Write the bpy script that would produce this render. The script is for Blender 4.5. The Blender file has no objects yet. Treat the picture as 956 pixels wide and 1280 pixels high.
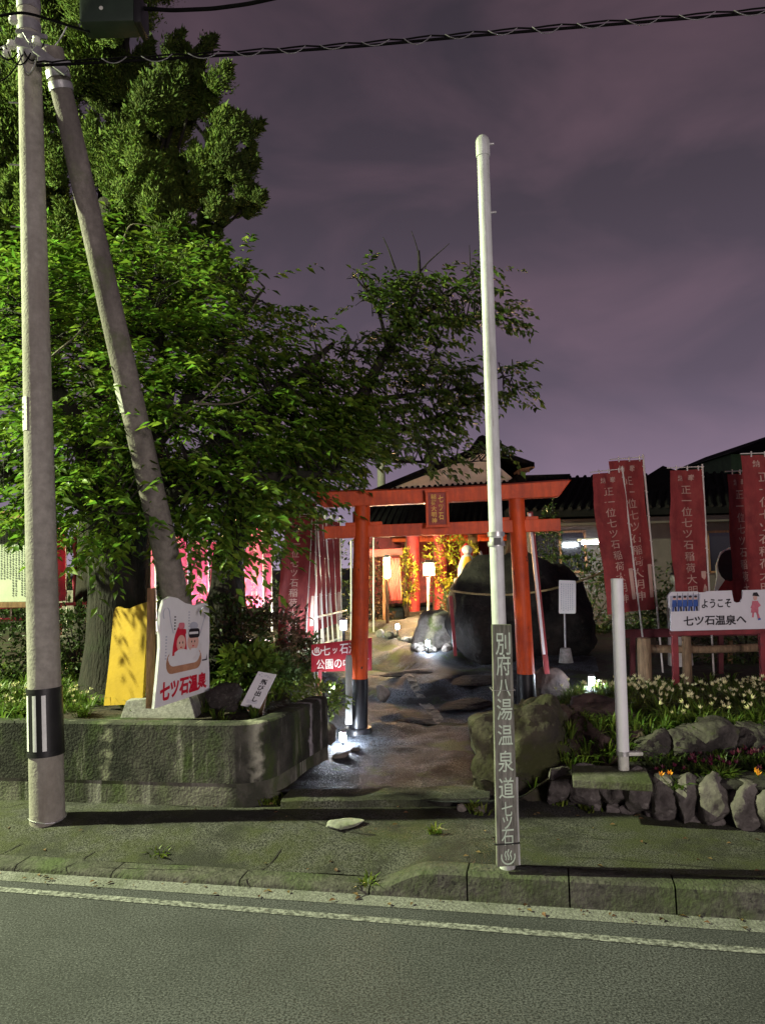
import bpy, bmesh, math, random
import numpy as np
from mathutils import Vector, Matrix, noise
D = bpy.data
C = bpy.context.scene.collection
S = bpy.context.scene
PI = math.pi
R = math.radians

# ------------------------------------------------------------------ camera
FPX, CW, CH = 960.0, 956.0, 1280.0
CAM = Vector((0, 0, 1.6))
PITCH, ROLL = R(4.0), 0.028
_F = Vector((0, math.cos(PITCH), math.sin(PITCH)))
_R0 = Vector((1, 0, 0)); _U0 = Vector((0, -math.sin(PITCH), math.cos(PITCH)))
_R = _R0 * math.cos(ROLL) - _U0 * math.sin(ROLL)
_U = _U0 * math.cos(ROLL) + _R0 * math.sin(ROLL)
cd = D.cameras.new('camera'); cam = D.objects.new('camera', cd); C.objects.link(cam)
cam.matrix_world = Matrix(((_R.x, _U.x, -_F.x, CAM.x), (_R.y, _U.y, -_F.y, CAM.y), (_R.z, _U.z, -_F.z, CAM.z), (0, 0, 0, 1)))
cd.sensor_fit = 'VERTICAL'; cd.sensor_height = 36; cd.lens = FPX / CH * 36
cd.clip_start = 0.05; cd.clip_end = 3000
S.camera = cam

def ray(px, py):
    return _F + _R * ((px - CW / 2) / FPX) + _U * ((CH / 2 - py) / FPX)
def P(px, py, Y):
    "the point on a picture ray at distance Y in front of the camera"
    d = ray(px, py); return CAM + d * (Y / d.y)
def G(px, py, z):
    "where a picture ray meets the level z"
    d = ray(px, py); return CAM + d * ((z - CAM.z) / d.z)

# ------------------------------------------------------------------ sky, lights, exposure
W = D.worlds.new('World'); S.world = W; W.use_nodes = True
nt = W.node_tree; N = nt.nodes; L = nt.links; N.clear()
wo = N.new('ShaderNodeOutputWorld'); bg = N.new('ShaderNodeBackground'); L.new(bg.outputs[0], wo.inputs[0])
tc = N.new('ShaderNodeTexCoord'); sp = N.new('ShaderNodeSeparateXYZ'); L.new(tc.outputs['Generated'], sp.inputs[0])
rp = N.new('ShaderNodeValToRGB'); L.new(sp.outputs['Z'], rp.inputs[0])
els = rp.color_ramp.elements
els[0].position = 0.0; els[0].color = (.345, .285, .385, 1)
els[1].position = 1.0; els[1].color = (.020, .015, .022, 1)
for p_, c_ in ((.10, (.180, .140, .200, 1)), (.22, (.106, .082, .116, 1)), (.42, (.061, .048, .065, 1)), (.62, (.038, .030, .041, 1))):
    e = els.new(p_); e.color = c_
mp = N.new('ShaderNodeMapping'); mp.inputs['Scale'].default_value = (1.0, 1.0, 2.2); mp.inputs['Rotation'].default_value = (0, R(18), 0)
L.new(tc.outputs['Generated'], mp.inputs[0])
nz = N.new('ShaderNodeTexNoise'); nz.inputs['Scale'].default_value = 3.4; nz.inputs['Detail'].default_value = 7; nz.inputs['Roughness'].default_value = .5
nz.inputs['Distortion'].default_value = .4
L.new(mp.outputs[0], nz.inputs['Vector'])
cr = N.new('ShaderNodeValToRGB'); L.new(nz.outputs['Fac'], cr.inputs[0])
cr.color_ramp.elements[0].position = .44; cr.color_ramp.elements[0].color = (0, 0, 0, 1)
cr.color_ramp.elements[1].position = .72; cr.color_ramp.elements[1].color = (1, 1, 1, 1)
cm = N.new('ShaderNodeMix'); cm.data_type = 'RGBA'; cm.blend_type = 'ADD'
sc_ = N.new('ShaderNodeMath'); sc_.operation = 'MULTIPLY'; sc_.inputs[1].default_value = .40
L.new(cr.outputs[0], sc_.inputs[0]); L.new(sc_.outputs[0], cm.inputs[0]); L.new(rp.outputs[0], cm.inputs[6]); cm.inputs[7].default_value = (.125, .062, .078, 1)
L.new(cm.outputs[2], bg.inputs[0]); bg.inputs[1].default_value = 1.12

def light(name, kind, loc, energy, color, radius=.05, parent=None):
    l = D.lights.new(name, kind); l.energy = energy; l.color = color
    if kind != 'SUN': l.shadow_soft_size = radius
    o = D.objects.new(name, l); C.objects.link(o); o.location = loc
    if parent: o.parent = parent
    return o
# the street lamp along the road on the left: all the long shadows run from it
key = light('street_lamp_light', 'POINT', (-10.2, 5.2, 6.7), 15000, (.90, 1.0, .58), .10)
# soft, slightly pink fill added low behind the camera; its source is unseen
front_fill = light('front_fill_light', 'POINT', (3.2, -5.0, 2.0), 1850, (1.0, .86, .86), .8)
S.view_settings.view_transform = 'Standard'; S.view_settings.look = 'None'
S.view_settings.exposure = 0; S.view_settings.gamma = 1
S.render.engine = 'CYCLES'
S.cycles.use_denoising = True
S.cycles.max_bounces = 5; S.cycles.diffuse_bounces = 3; S.cycles.transparent_max_bounces = 6
S.cycles.sample_clamp_indirect = 4
S.cycles.sample_clamp_direct = 0

# ------------------------------------------------------------------ materials
def mat(name, col, rough=.7, var=.25, scale=8, bump=.15, bscale=40, metal=0, col2=None, stretch=(1, 1, 1), spec=.35, emit=None, estr=0, lo=.35, hi=.65, det=6):
    m = D.materials.new(name); m.use_nodes = True
    t = m.node_tree; n = t.nodes; l = t.links
    b = n['Principled BSDF']
    b.inputs['Roughness'].default_value = rough; b.inputs['Metallic'].default_value = metal
    b.inputs['Specular IOR Level'].default_value = spec
    tcn = n.new('ShaderNodeTexCoord'); mpn = n.new('ShaderNodeMapping'); mpn.inputs['Scale'].default_value = stretch
    l.new(tcn.outputs['Object'], mpn.inputs[0])
    nn = n.new('ShaderNodeTexNoise'); nn.inputs['Scale'].default_value = scale; nn.inputs['Detail'].default_value = det; nn.inputs['Roughness'].default_value = .62
    l.new(mpn.outputs[0], nn.inputs['Vector'])
    r = n.new('ShaderNodeValToRGB'); l.new(nn.outputs['Fac'], r.inputs[0])
    c2 = col2 or tuple(c * (1 - var) for c in col)
    c1 = col if col2 else tuple(min(1, c * (1 + var)) for c in col)
    r.color_ramp.elements[0].position = lo; r.color_ramp.elements[0].color = (*c2, 1)
    r.color_ramp.elements[1].position = hi; r.color_ramp.elements[1].color = (*c1, 1)
    l.new(r.outputs[0], b.inputs['Base Color'])
    if bump:
        n2 = n.new('ShaderNodeTexNoise'); n2.inputs['Scale'].default_value = bscale; n2.inputs['Detail'].default_value = 5
        l.new(mpn.outputs[0], n2.inputs['Vector'])
        bm_ = n.new('ShaderNodeBump'); bm_.inputs['Strength'].default_value = bump; bm_.inputs['Distance'].default_value = .02
        l.new(n2.outputs['Fac'], bm_.inputs['Height']); l.new(bm_.outputs[0], b.inputs['Normal'])
    if emit:
        b.inputs['Emission Color'].default_value = (*emit, 1); b.inputs['Emission Strength'].default_value = estr
    m['ramp'] = r.name; m['noise'] = nn.name
    return m

def layer(m, col, scale, lo, hi, stretch=(1, 1, 1), amount=1.0, detail=5, seed=0):
    "a second patchy colour (moss, stain, chips, wear) over a material"
    t = m.node_tree; n = t.nodes; l = t.links; b = n['Principled BSDF']
    src = b.inputs['Base Color'].links[0].from_socket
    tcn = n.new('ShaderNodeTexCoord'); mpn = n.new('ShaderNodeMapping'); mpn.inputs['Scale'].default_value = stretch; mpn.inputs['Location'].default_value = (seed, seed * 1.7, seed * .3)
    l.new(tcn.outputs['Object'], mpn.inputs[0])
    nn = n.new('ShaderNodeTexNoise'); nn.inputs['Scale'].default_value = scale; nn.inputs['Detail'].default_value = detail; nn.inputs['Roughness'].default_value = .65
    l.new(mpn.outputs[0], nn.inputs['Vector'])
    mr = n.new('ShaderNodeMapRange'); mr.inputs[1].default_value = lo; mr.inputs[2].default_value = hi; mr.inputs[4].default_value = amount
    l.new(nn.outputs['Fac'], mr.inputs[0])
    mx = n.new('ShaderNodeMix'); mx.data_type = 'RGBA'
    l.new(mr.outputs[0], mx.inputs[0]); l.new(src, mx.inputs[6]); mx.inputs[7].default_value = (*col, 1)
    l.new(mx.outputs[2], b.inputs['Base Color'])
    return m

def leaf_mat(name, col, var=.5, trans=.35, scale=2.5, rough=.45):
    m = mat(name, col, rough, var, scale, 0, lo=.3, hi=.7, spec=.3)
    t = m.node_tree; n = t.nodes; l = t.links; b = n['Principled BSDF']
    # each leaf its own tint
    geo = n.new('ShaderNodeNewGeometry'); hs = n.new('ShaderNodeHueSaturation')
    src = b.inputs['Base Color'].links[0].from_socket
    mr = n.new('ShaderNodeMapRange'); mr.inputs[3].default_value = .55; mr.inputs[4].default_value = 1.5
    l.new(geo.outputs['Random Per Island'], mr.inputs[0]); l.new(mr.outputs[0], hs.inputs['Value'])
    mr2 = n.new('ShaderNodeMapRange'); mr2.inputs[3].default_value = .47; mr2.inputs[4].default_value = .52
    mm = n.new('ShaderNodeMath'); mm.operation = 'FRACT'; m3 = n.new('ShaderNodeMath'); m3.operation = 'MULTIPLY'; m3.inputs[1].default_value = 7.31
    l.new(geo.outputs['Random Per Island'], m3.inputs[0]); l.new(m3.outputs[0], mm.inputs[0]); l.new(mm.outputs[0], mr2.inputs[0]); l.new(mr2.outputs[0], hs.inputs['Hue'])
    l.new(src, hs.inputs['Color']); l.new(hs.outputs[0], b.inputs['Base Color'])
    tr = n.new('ShaderNodeBsdfTranslucent'); l.new(hs.outputs[0], tr.inputs[0])
    ms = n.new('ShaderNodeMixShader'); ms.inputs[0].default_value = trans
    out = n['Material Output']
    l.new(b.outputs[0], ms.inputs[1]); l.new(tr.outputs[0], ms.inputs[2]); l.new(ms.outputs[0], out.inputs[0])
    return m

M = {}
M['asphalt'] = layer(layer(mat('asphalt', (.060, .061, .067), .9, .7, 105, .22, 160, lo=.40, hi=.60, det=2), (.026, .027, .029), .8, .45, .66, amount=.75, detail=9), (.20, .20, .21), 130, .61, .70, amount=.7, detail=1)
M['gutter'] = layer(mat('gutter_concrete', (.19, .19, .18), .9, .35, 60, .5, 90), (.07, .08, .05), 3, .5, .7, amount=.8)
M['line'] = layer(mat('worn_white_paint', (.30, .30, .29), .8, .3, 30, .3, 120), (.06, .06, .058), 42, .42, .60, amount=1, detail=8)
M['sidewalk'] = layer(layer(mat('sidewalk_asphalt', (.066, .065, .058), .92, .75, 95, .6, 150, lo=.40, hi=.60, det=2), (.046, .054, .014), 3.6, .42, .60, amount=.75, detail=8), (.022, .022, .018), 2.2, .48, .60, amount=.8, seed=4, detail=8)
M['path'] = layer(layer(mat('path_asphalt', (.078, .088, .104), .7, .8, 75, .7, 90, det=2, spec=.2), (.020, .019, .019), 2.3, .43, .56, amount=.9, detail=9), (.055, .085, .018), 1.5, .56, .64, amount=.8, seed=7)
M['slab_moss'] = layer(mat('mossy_concrete', (.10, .10, .075), .92, .4, 14, .5, 60), (.045, .058, .016), 4, .45, .62, amount=.85, detail=8)
M['slab'] = layer(mat('pale_concrete', (.30, .30, .27), .9, .35, 12, .4, 60), (.09, .12, .03), 3.5, .48, .7, amount=.8)
M['stain'] = layer(mat('lime_stain', (.20, .19, .17), .9, .35, 12, .4, 60), (.03, .028, .026), 11, .47, .60)
M['soil'] = layer(mat('soil', (.035, .025, .017), .95, .5, 18, 1.0, 30), (.03, .05, .012), 3, .5, .65)
M['concrete'] = layer(layer(layer(mat('planter_concrete', (.17, .165, .13), .92, .35, 9, .5, 60), (.030, .033, .022), 1.7, .40, .58, stretch=(1.2, 1.2, .8), amount=.92), (.055, .085, .018), 3.2, .5, .7, stretch=(1, 1, .5), seed=3, amount=.8), (.40, .40, .34), 2.6, .58, .72, stretch=(3.0, 3.0, .30), seed=9, amount=.75)
M['concrete_dark'] = layer(layer(layer(mat('stained_concrete', (.082, .079, .064), .92, .35, 9, .6, 60), (.018, .020, .014), 1.9, .36, .56, stretch=(1.2, 1.2, .8), amount=.95, detail=8), (.045, .070, .015), 4.2, .52, .68, stretch=(1, 1, .6), seed=3, amount=.8, detail=8), (.30, .29, .24), 4.2, .58, .72, stretch=(2.4, 2.4, .35), seed=9, amount=.7, detail=8)
def streak(m, p0, tg, w, col, amt):
    "a vertical lime run on the concrete at p0, w wide along tg"
    t = m.node_tree; n = t.nodes; l = t.links; b = n['Principled BSDF']; src = b.inputs['Base Color'].links[0].from_socket
    tcn = n.new('ShaderNodeTexCoord'); sb_ = n.new('ShaderNodeVectorMath'); sb_.operation = 'SUBTRACT'; l.new(tcn.outputs['Object'], sb_.inputs[0]); sb_.inputs[1].default_value = p0
    nn = n.new('ShaderNodeTexNoise'); nn.inputs['Scale'].default_value = 11; nn.inputs['Detail'].default_value = 7; l.new(tcn.outputs['Object'], nn.inputs['Vector'])
    dt = n.new('ShaderNodeVectorMath'); dt.operation = 'DOT_PRODUCT'; l.new(sb_.outputs[0], dt.inputs[0]); dt.inputs[1].default_value = tg
    ad = n.new('ShaderNodeMath'); ad.operation = 'MULTIPLY_ADD'; l.new(nn.outputs['Fac'], ad.inputs[0]); ad.inputs[1].default_value = w * 1.6; 
    s2 = n.new('ShaderNodeMath'); s2.operation = 'SUBTRACT'; l.new(dt.outputs['Value'], s2.inputs[0]); s2.inputs[1].default_value = w * .8; l.new(s2.outputs[0], ad.inputs[2])
    ab = n.new('ShaderNodeMath'); ab.operation = 'ABSOLUTE'; l.new(ad.outputs[0], ab.inputs[0])
    mr = n.new('ShaderNodeMapRange'); mr.inputs[1].default_value = w * .5; mr.inputs[2].default_value = w * .12; mr.inputs[3].default_value = 0; mr.inputs[4].default_value = amt; l.new(ab.outputs[0], mr.inputs[0])
    mu = n.new('ShaderNodeMath'); mu.operation = 'MULTIPLY'; l.new(mr.outputs[0], mu.inputs[0]); m2 = n.new('ShaderNodeMapRange'); m2.inputs[1].default_value = .38; m2.inputs[2].default_value = .6; l.new(nn.outputs['Fac'], m2.inputs[0]); l.new(m2.outputs[0], mu.inputs[1])
    mx = n.new('ShaderNodeMix'); mx.data_type = 'RGBA'; l.new(mu.outputs[0], mx.inputs[0]); l.new(src, mx.inputs[6]); mx.inputs[7].default_value = (*col, 1); l.new(mx.outputs[2], b.inputs['Base Color'])
M['kerb'] = layer(layer(layer(mat('kerb_concrete', (.078, .075, .064), .92, .4, 25, .6, 60), (.055, .085, .02), 3, .45, .65, amount=.7), (.02, .02, .018), 30, .58, .66, amount=.85, seed=2), (.035, .036, .026), 2.4, .48, .62, amount=.75, seed=8, detail=8)
M['pole'] = layer(layer(mat('pole_concrete', (.30, .285, .25), .85, .16, 20, .3, 60), (.18, .155, .125), 2.4, .45, .7, stretch=(2, 2, .3), amount=.7), (.12, .11, .09), 1.2, .58, .75, amount=.6, seed=3)
M['strut'] = layer(layer(mat('brace_concrete', (.19, .17, .15), .88, .2, 22, .4, 60), (.085, .075, .068), 1.5, .45, .62, stretch=(2, 2, .5), amount=.8), (.09, .12, .04), 2.2, .56, .7, seed=5, amount=.8)
M['black'] = mat('black_plastic', (.012, .012, .013), .45, .2, 10, .05)
M['stripe'] = mat('reflective_white', (.72, .74, .72), .4, .08, 15, .05)
M['plate'] = layer(mat('pale_plate', (.55, .56, .50), .5, .12, 15, .1), (.3, .31, .22), 9, .55, .7)
M['steel'] = layer(mat('galvanised_steel', (.42, .42, .42), .42, .2, 20, .1, metal=.7), (.20, .14, .10), 8, .6, .75)
M['white_paint'] = layer(layer(mat('white_pole_paint', (.56, .59, .58), .5, .12, 7, .12, 120), (.20, .20, .17), 2.6, .45, .62, stretch=(3.5, 3.5, .35), amount=.75, detail=9), (.14, .075, .04), 8, .60, .68, stretch=(1.6, 1.6, .28), amount=.75, seed=3, detail=8)
M['post_white'] = layer(mat('clean_white_paint', (.74, .76, .76), .45, .06, 7, .08, 120), (.45, .44, .38), 2.6, .58, .76, stretch=(3, 3, .35), amount=.6, detail=8)
M['cable'] = mat('black_cable', (.006, .006, .006), .95, .2, 30, .05, spec=.03)
M['green_box'] = mat('dark_green_enamel', (.020, .032, .022), .5, .2, 6, .05)
M['board_wood'] = layer(mat('grey_board_wood', (.16, .16, .135), .85, .45, 14, .35, 50, stretch=(6, 6, .6)), (.06, .085, .03), 3, .5, .7, amount=.6)
M['chalk'] = layer(mat('pale_green_lettering', (.50, .62, .48), .8, .15, 30, .1), (.14, .15, .12), 40, .62, .72)
M['orange'] = layer(layer(mat('vermilion_paint', (.68, .085, .012), .5, .22, 6, .2, 50, stretch=(3, 3, .35)), (.34, .035, .012), 3.0, .48, .70, amount=.8, detail=8), (.05, .025, .016), 9, .63, .67, seed=6, detail=8)
M['black_paint'] = mat('black_paint', (.012, .012, .014), .38, .3, 8, .1)
M['plaque_red'] = mat('plaque_red', (.30, .035, .015), .5, .3, 12, .2)
M['gold'] = mat('plaque_gold', (.55, .30, .05), .45, .2, 20, .1, metal=.3)
M['maroon'] = layer(mat('maroon_paint', (.24, .025, .03), .55, .25, 8, .15), (.10, .03, .03), 6, .55, .7)
M['dark_red'] = mat('dark_red_paint', (.09, .012, .015), .6, .25, 8, .15)
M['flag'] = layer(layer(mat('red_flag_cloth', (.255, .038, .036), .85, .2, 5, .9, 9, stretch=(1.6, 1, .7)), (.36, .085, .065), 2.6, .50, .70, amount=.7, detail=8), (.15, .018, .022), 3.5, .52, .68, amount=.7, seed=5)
M['flag_text'] = mat('flag_lettering', (.52, .34, .27), .85, .12, 12, .1)
M['lit_red'] = mat('lit_red_pink', (.74, .12, .20), .85, .15, 5, .2, 160)  # red flags' floodlight glare put into a pink colour; the railing shares it
M['flag_pole'] = mat('flag_pole_white', (.66, .62, .55), .45, .1, 10, .05)
M['sign_white'] = layer(mat('white_sign_board', (.72, .72, .74), .5, .05, 5, .06), (.50, .47, .46), 4, .6, .78, amount=.6)
M['sign_yellow'] = layer(mat('yellow_sign_board', (.40, .245, .016), .6, .12, 4, .1), (.30, .18, .02), 3, .55, .72, amount=.7)
M['red_ink'] = mat('red_lettering', (.52, .012, .035), .6, .12, 20, .05)
M['black_ink'] = mat('black_lettering', (.016, .013, .018), .6, .2, 20, .05)
M['pink_ink'] = mat('pink_print', (.62, .17, .22), .6, .15, 14, .05)
M['skin_ink'] = mat('skin_print', (.66, .40, .33), .6, .1, 14, .05)
M['blue_ink'] = mat('blue_print', (.03, .09, .34), .6, .3, 14, .05)
M['tub_ink'] = mat('brown_print', (.42, .21, .12), .6, .2, 14, .05)
M['grey_ink'] = mat('grey_print', (.42, .44, .52), .6, .1, 14, .05)
M['red_board'] = layer(mat('red_sign_board', (.36, .022, .035), .5, .15, 5, .08), (.18, .02, .03), 3, .55, .7)
M['white_ink'] = mat('white_lettering', (.80, .74, .70), .6, .06, 14, .05)
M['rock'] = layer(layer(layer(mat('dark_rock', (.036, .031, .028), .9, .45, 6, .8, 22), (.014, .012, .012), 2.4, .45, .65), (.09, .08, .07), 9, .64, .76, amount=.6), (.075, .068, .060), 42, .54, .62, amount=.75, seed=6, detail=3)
M['sacred_rock'] = layer(layer(mat('black_rock', (.022, .019, .016), .95, .5, 6, 1.0, 22), (.008, .007, .007), 2.2, .42, .60, detail=8), (.070, .058, .044), 7, .60, .72, amount=.6, seed=2, detail=8)
M['moss_rock'] = layer(layer(layer(mat('mossy_rock', (.048, .042, .028), .95, .45, 7, .9, 24), (.030, .027, .022), 2.1, .45, .66), (.036, .040, .011), 3.4, .42, .58, amount=.85, seed=2, detail=8), (.085, .078, .058), 24, .58, .70, amount=.6, seed=7)
M['red_rock'] = layer(mat('reddish_rock', (.075, .050, .042), .9, .45, 6, .8, 20), (.025, .019, .018), 2.6, .45, .65)
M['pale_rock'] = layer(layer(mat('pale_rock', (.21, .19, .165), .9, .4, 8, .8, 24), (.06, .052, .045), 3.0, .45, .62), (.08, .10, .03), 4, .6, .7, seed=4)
M['wall_stone'] = layer(layer(mat('grey_wall_stone', (.15, .135, .125), .9, .4, 9, .8, 26), (.05, .043, .04), 4.0, .45, .65), (.26, .24, .22), 16, .60, .72, seed=5, amount=.6)
M['bed_rock'] = layer(layer(mat('bed_rock', (.085, .078, .068), .95, .5, 9, 1.0, 26), (.030, .027, .024), 4.0, .45, .62, detail=8), (.05, .065, .016), 5, .52, .62, seed=5, amount=.8, detail=8)
M['mortar'] = mat('dark_mortar', (.028, .026, .022), .95, .4, 12, .8, 30)
M['bark'] = layer(mat('dark_bark', (.018, .015, .012), .95, .5, 9, 1.0, 26, stretch=(2, 2, .5)), (.018, .022, .011), 4, .52, .7)
M['bark_pale'] = mat('grey_bark', (.13, .115, .085), .9, .4, 9, .6, 30)
M['leaf'] = leaf_mat('cherry_leaf', (.105, .195, .022), trans=.48, var=.6)
M['leaf_dark'] = leaf_mat('dark_leaf', (.072, .125, .020), trans=.36)
M['cypress'] = leaf_mat('evergreen_leaf', (.054, .086, .012), rough=.75, var=.6, trans=.22, scale=.9)
M['shrub'] = leaf_mat('shrub_leaf', (.034, .058, .014), trans=.25)
M['shrub_red'] = leaf_mat('reddish_shrub_leaf', (.085, .055, .030), trans=.25)
M['shrub_lit'] = leaf_mat('lit_shrub_leaf', (.13, .19, .028), trans=.35)  # shrub green brightened, lamplight put into the colour; weeds share it
M['maple'] = leaf_mat('lantern_lit_leaf', (.27, .29, .03), trans=.5)  # the lantern's yellow light is put into this leaf colour
M['blade'] = leaf_mat('grass_blade', (.095, .16, .024), trans=.35)
M['petal'] = mat('cream_petal', (.72, .70, .38), .6, .12, 20, .03)
M['petal_red'] = mat('dark_pink_petal', (.075, .007, .024), .6, .2, 20, .03)
M['petal_orange'] = mat('orange_petal', (.72, .30, .02), .6, .2, 20, .03)
M['log'] = mat('log_wood', (.20, .135, .075), .85, .4, 14, .5, 40, stretch=(3, 3, .5))
M['wood'] = mat('brown_wood', (.16, .085, .045), .8, .35, 12, .3, 40, stretch=(3, 3, .5))
M['roof'] = mat('black_roof_tile', (.008, .0075, .008), .95, .3, 5, .4, 14, spec=.05)
M['plaster'] = layer(mat('beige_plaster', (.62, .52, .43), .9, .1, 6, .1), (.46, .38, .31), 2, .55, .75)
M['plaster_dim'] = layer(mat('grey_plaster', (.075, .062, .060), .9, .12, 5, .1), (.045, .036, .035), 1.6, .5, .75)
M['green_wall'] = mat('green_painted_wall', (.05, .10, .045), .8, .2, 5, .1)
M['window_dark'] = mat('dark_window_glass', (.010, .010, .014), .12, .1, 3, 0, spec=.6)
M['stone'] = layer(mat('grey_granite', (.26, .25, .24), .85, .25, 40, .25, 80), (.10, .10, .08), 3, .52, .7)
M['rope'] = mat('straw_rope', (.36, .28, .13), .9, .3, 40, .4, 90)
M['statue_white'] = mat('white_statue_paint', (.55, .52, .50), .6, .15, 9, .1)
M['statue_red'] = mat('red_cloth', (.50, .02, .02), .8, .2, 9, .1)
M['statue_yellow'] = mat('yellow_cloth', (.60, .30, .03), .8, .2, 9, .1)
M['paper_board'] = layer(mat('notice_board_paper', (.40, .42, .34), .7, .08, 4, .05), (.26, .28, .27), 2.5, .5, .7, amount=.6)
M['text_grey'] = mat('grey_writing', (.10, .11, .10), .7, .2, 20, 0)
def glow(name, col, s):
    m = D.materials.new(name); m.use_nodes = True; b = m.node_tree.nodes['Principled BSDF']
    b.inputs['Base Color'].default_value = (.8, .8, .8, 1)
    b.inputs['Emission Color'].default_value = (*col, 1); b.inputs['Emission Strength'].default_value = s
    return m
M['lamp_white'] = glow('white_lamp_glass', (.86, .95, 1.0), 260)
M['lamp_path'] = glow('path_lamp_glass', (.80, .88, 1.0), 420)
M['lamp_warm'] = glow('warm_lamp_glass', (1.0, .60, .26), 850)
M['lamp_tube'] = glow('fluorescent_glass', (.85, .95, 1.0), 14)
M['lamp_pink'] = glow('floodlight_glass', (1.0, .86, .88), 4500)

# ------------------------------------------------------------------ mesh helpers
class MB:
    def __init__(s): s.v = []; s.f = []; s.m = []
    def add(s, vs, fs, mi=0, mx=None):
        o = len(s.v)
        s.v.extend([tuple(mx @ Vector(v)) if mx else tuple(v) for v in vs])
        s.f.extend([tuple(i + o for i in f) for f in fs]); s.m.extend([mi] * len(fs))
        return s
    def box(s, c, d, mi=0, mx=None):
        x, y, z = d[0] / 2, d[1] / 2, d[2] / 2
        vs = [(c[0] + a * x, c[1] + b * y, c[2] + e * z) for e in (-1, 1) for b in (-1, 1) for a in (-1, 1)]
        return s.add(vs, [(0, 2, 3, 1), (4, 5, 7, 6), (0, 1, 5, 4), (2, 6, 7, 3), (0, 4, 6, 2), (1, 3, 7, 5)], mi, mx)
    def bar(s, a, b, w, h, mi=0):
        a, b = Vector(a), Vector(b); d = b - a
        q = d.to_track_quat('X', 'Z').to_matrix().to_4x4(); q.translation = (a + b) / 2
        return s.box((0, 0, 0), (d.length, w, h), mi, q)
    def tube(s, pts, rad, n=10, cap=True, mi=0):
        pts = [Vector(p) for p in pts]; k = len(pts)
        if not hasattr(rad, '__len__'): rad = [rad] * k
        o = len(s.v); up = None
        for i, p in enumerate(pts):
            t = (pts[min(i + 1, k - 1)] - pts[max(i - 1, 0)])
            if t.length < 1e-9: t = Vector((0, 0, 1))
            t.normalize()
            if up is None:
                up = Vector((0, 1, 0)) if abs(t.y) < .9 else Vector((1, 0, 0))
            a = (up - t * up.dot(t))
            if a.length < 1e-6: a = t.orthogonal()
            a.normalize(); up = a; b = t.cross(a)
            for j in range(n):
                an = 2 * PI * j / n
                s.v.append(tuple(p + (a * math.cos(an) + b * math.sin(an)) * rad[i]))
        for i in range(k - 1):
            for j in range(n):
                s.f.append((o + i * n + j, o + i * n + (j + 1) % n, o + (i + 1) * n + (j + 1) % n, o + (i + 1) * n + j)); s.m.append(mi)
        if cap:
            s.f.append(tuple(o + j for j in range(n))[::-1]); s.m.append(mi)
            s.f.append(tuple(o + (k - 1) * n + j for j in range(n))); s.m.append(mi)
        return s
    def lathe(s, prof, c=(0, 0, 0), n=20, mi=0):
        return s.tube([(c[0], c[1], c[2] + z + i * 1e-6) for i, (r, z) in enumerate(prof)], [max(r, 1e-4) for r, z in prof], n, True, mi)
    def prism(s, poly, fn, t, mi=0):
        "poly: (u,v) outline counter-clockwise seen from the front; fn(u,v,e) gives the point e in front of the face; t thickness"
        n = len(poly)
        vs = [fn(u, v, 0) for u, v in poly] + [fn(u, v, -t) for u, v in poly]
        fs = [tuple(range(n)), tuple(range(2 * n - 1, n - 1, -1))] + [(i, n + i, n + (i + 1) % n, (i + 1) % n) for i in range(n)]
        return s.add(vs, fs, mi)
    def sheet(s, poly, fn, e, mi=0):
        return s.add([fn(u, v, e) for u, v in poly], [tuple(range(len(poly)))], mi)
    def build(s, name, mats, parent=None, smooth=False, bevel=0, at=None):
        me = D.meshes.new(name)
        me.from_pydata([tuple(v) for v in s.v], [], s.f)
        if not isinstance(mats, (list, tuple)): mats = [mats]
        for m in mats: me.materials.append(m)
        me.polygons.foreach_set('material_index', s.m)
        if bevel:
            b = bmesh.new(); b.from_mesh(me)
            bmesh.ops.remove_doubles(b, verts=b.verts, dist=1e-5)
            ed = [e for e in b.edges if len(e.link_faces) == 2 and e.calc_face_angle(0) > R(35)]
            bmesh.ops.bevel(b, geom=ed, offset=bevel, segments=2, affect='EDGES', profile=.6)
            b.to_mesh(me); b.free()
        if smooth:
            me.shade_smooth(); me.set_sharp_from_angle(angle=R(45))
        me.update()
        o = D.objects.new(name, me); C.objects.link(o)
        if parent: o.parent = parent
        if at is not None:
            me.transform(Matrix.Translation(-Vector(at))); o.location = at
        return o

def tag(o, label=None, cat=None, group=None, kind=None):
    if label: o['label'] = label
    if cat: o['category'] = cat
    if group: o['group'] = group
    if kind: o['kind'] = kind
    return o
def thing(name, label, cat, loc=(0, 0, 0), rot=(0, 0, 0), group=None):
    o = D.objects.new(name, None); C.objects.link(o); o.empty_display_size = .1
    o.location = loc; o.rotation_euler = rot
    return tag(o, label, cat, group)
def dup(root, loc, rot, label=None, scale=1, group=None):
    r = root.copy(); C.objects.link(r); r.location = loc; r.rotation_euler = rot; r.scale = (scale,) * 3 if not hasattr(scale, '__len__') else scale
    if label: r['label'] = label
    if group: r['group'] = group
    for ch in list(root.children):
        c = ch.copy(); C.objects.link(c); c.parent = r
        for g in list(ch.children):
            d = g.copy(); C.objects.link(d); d.parent = c
    return r

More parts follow.
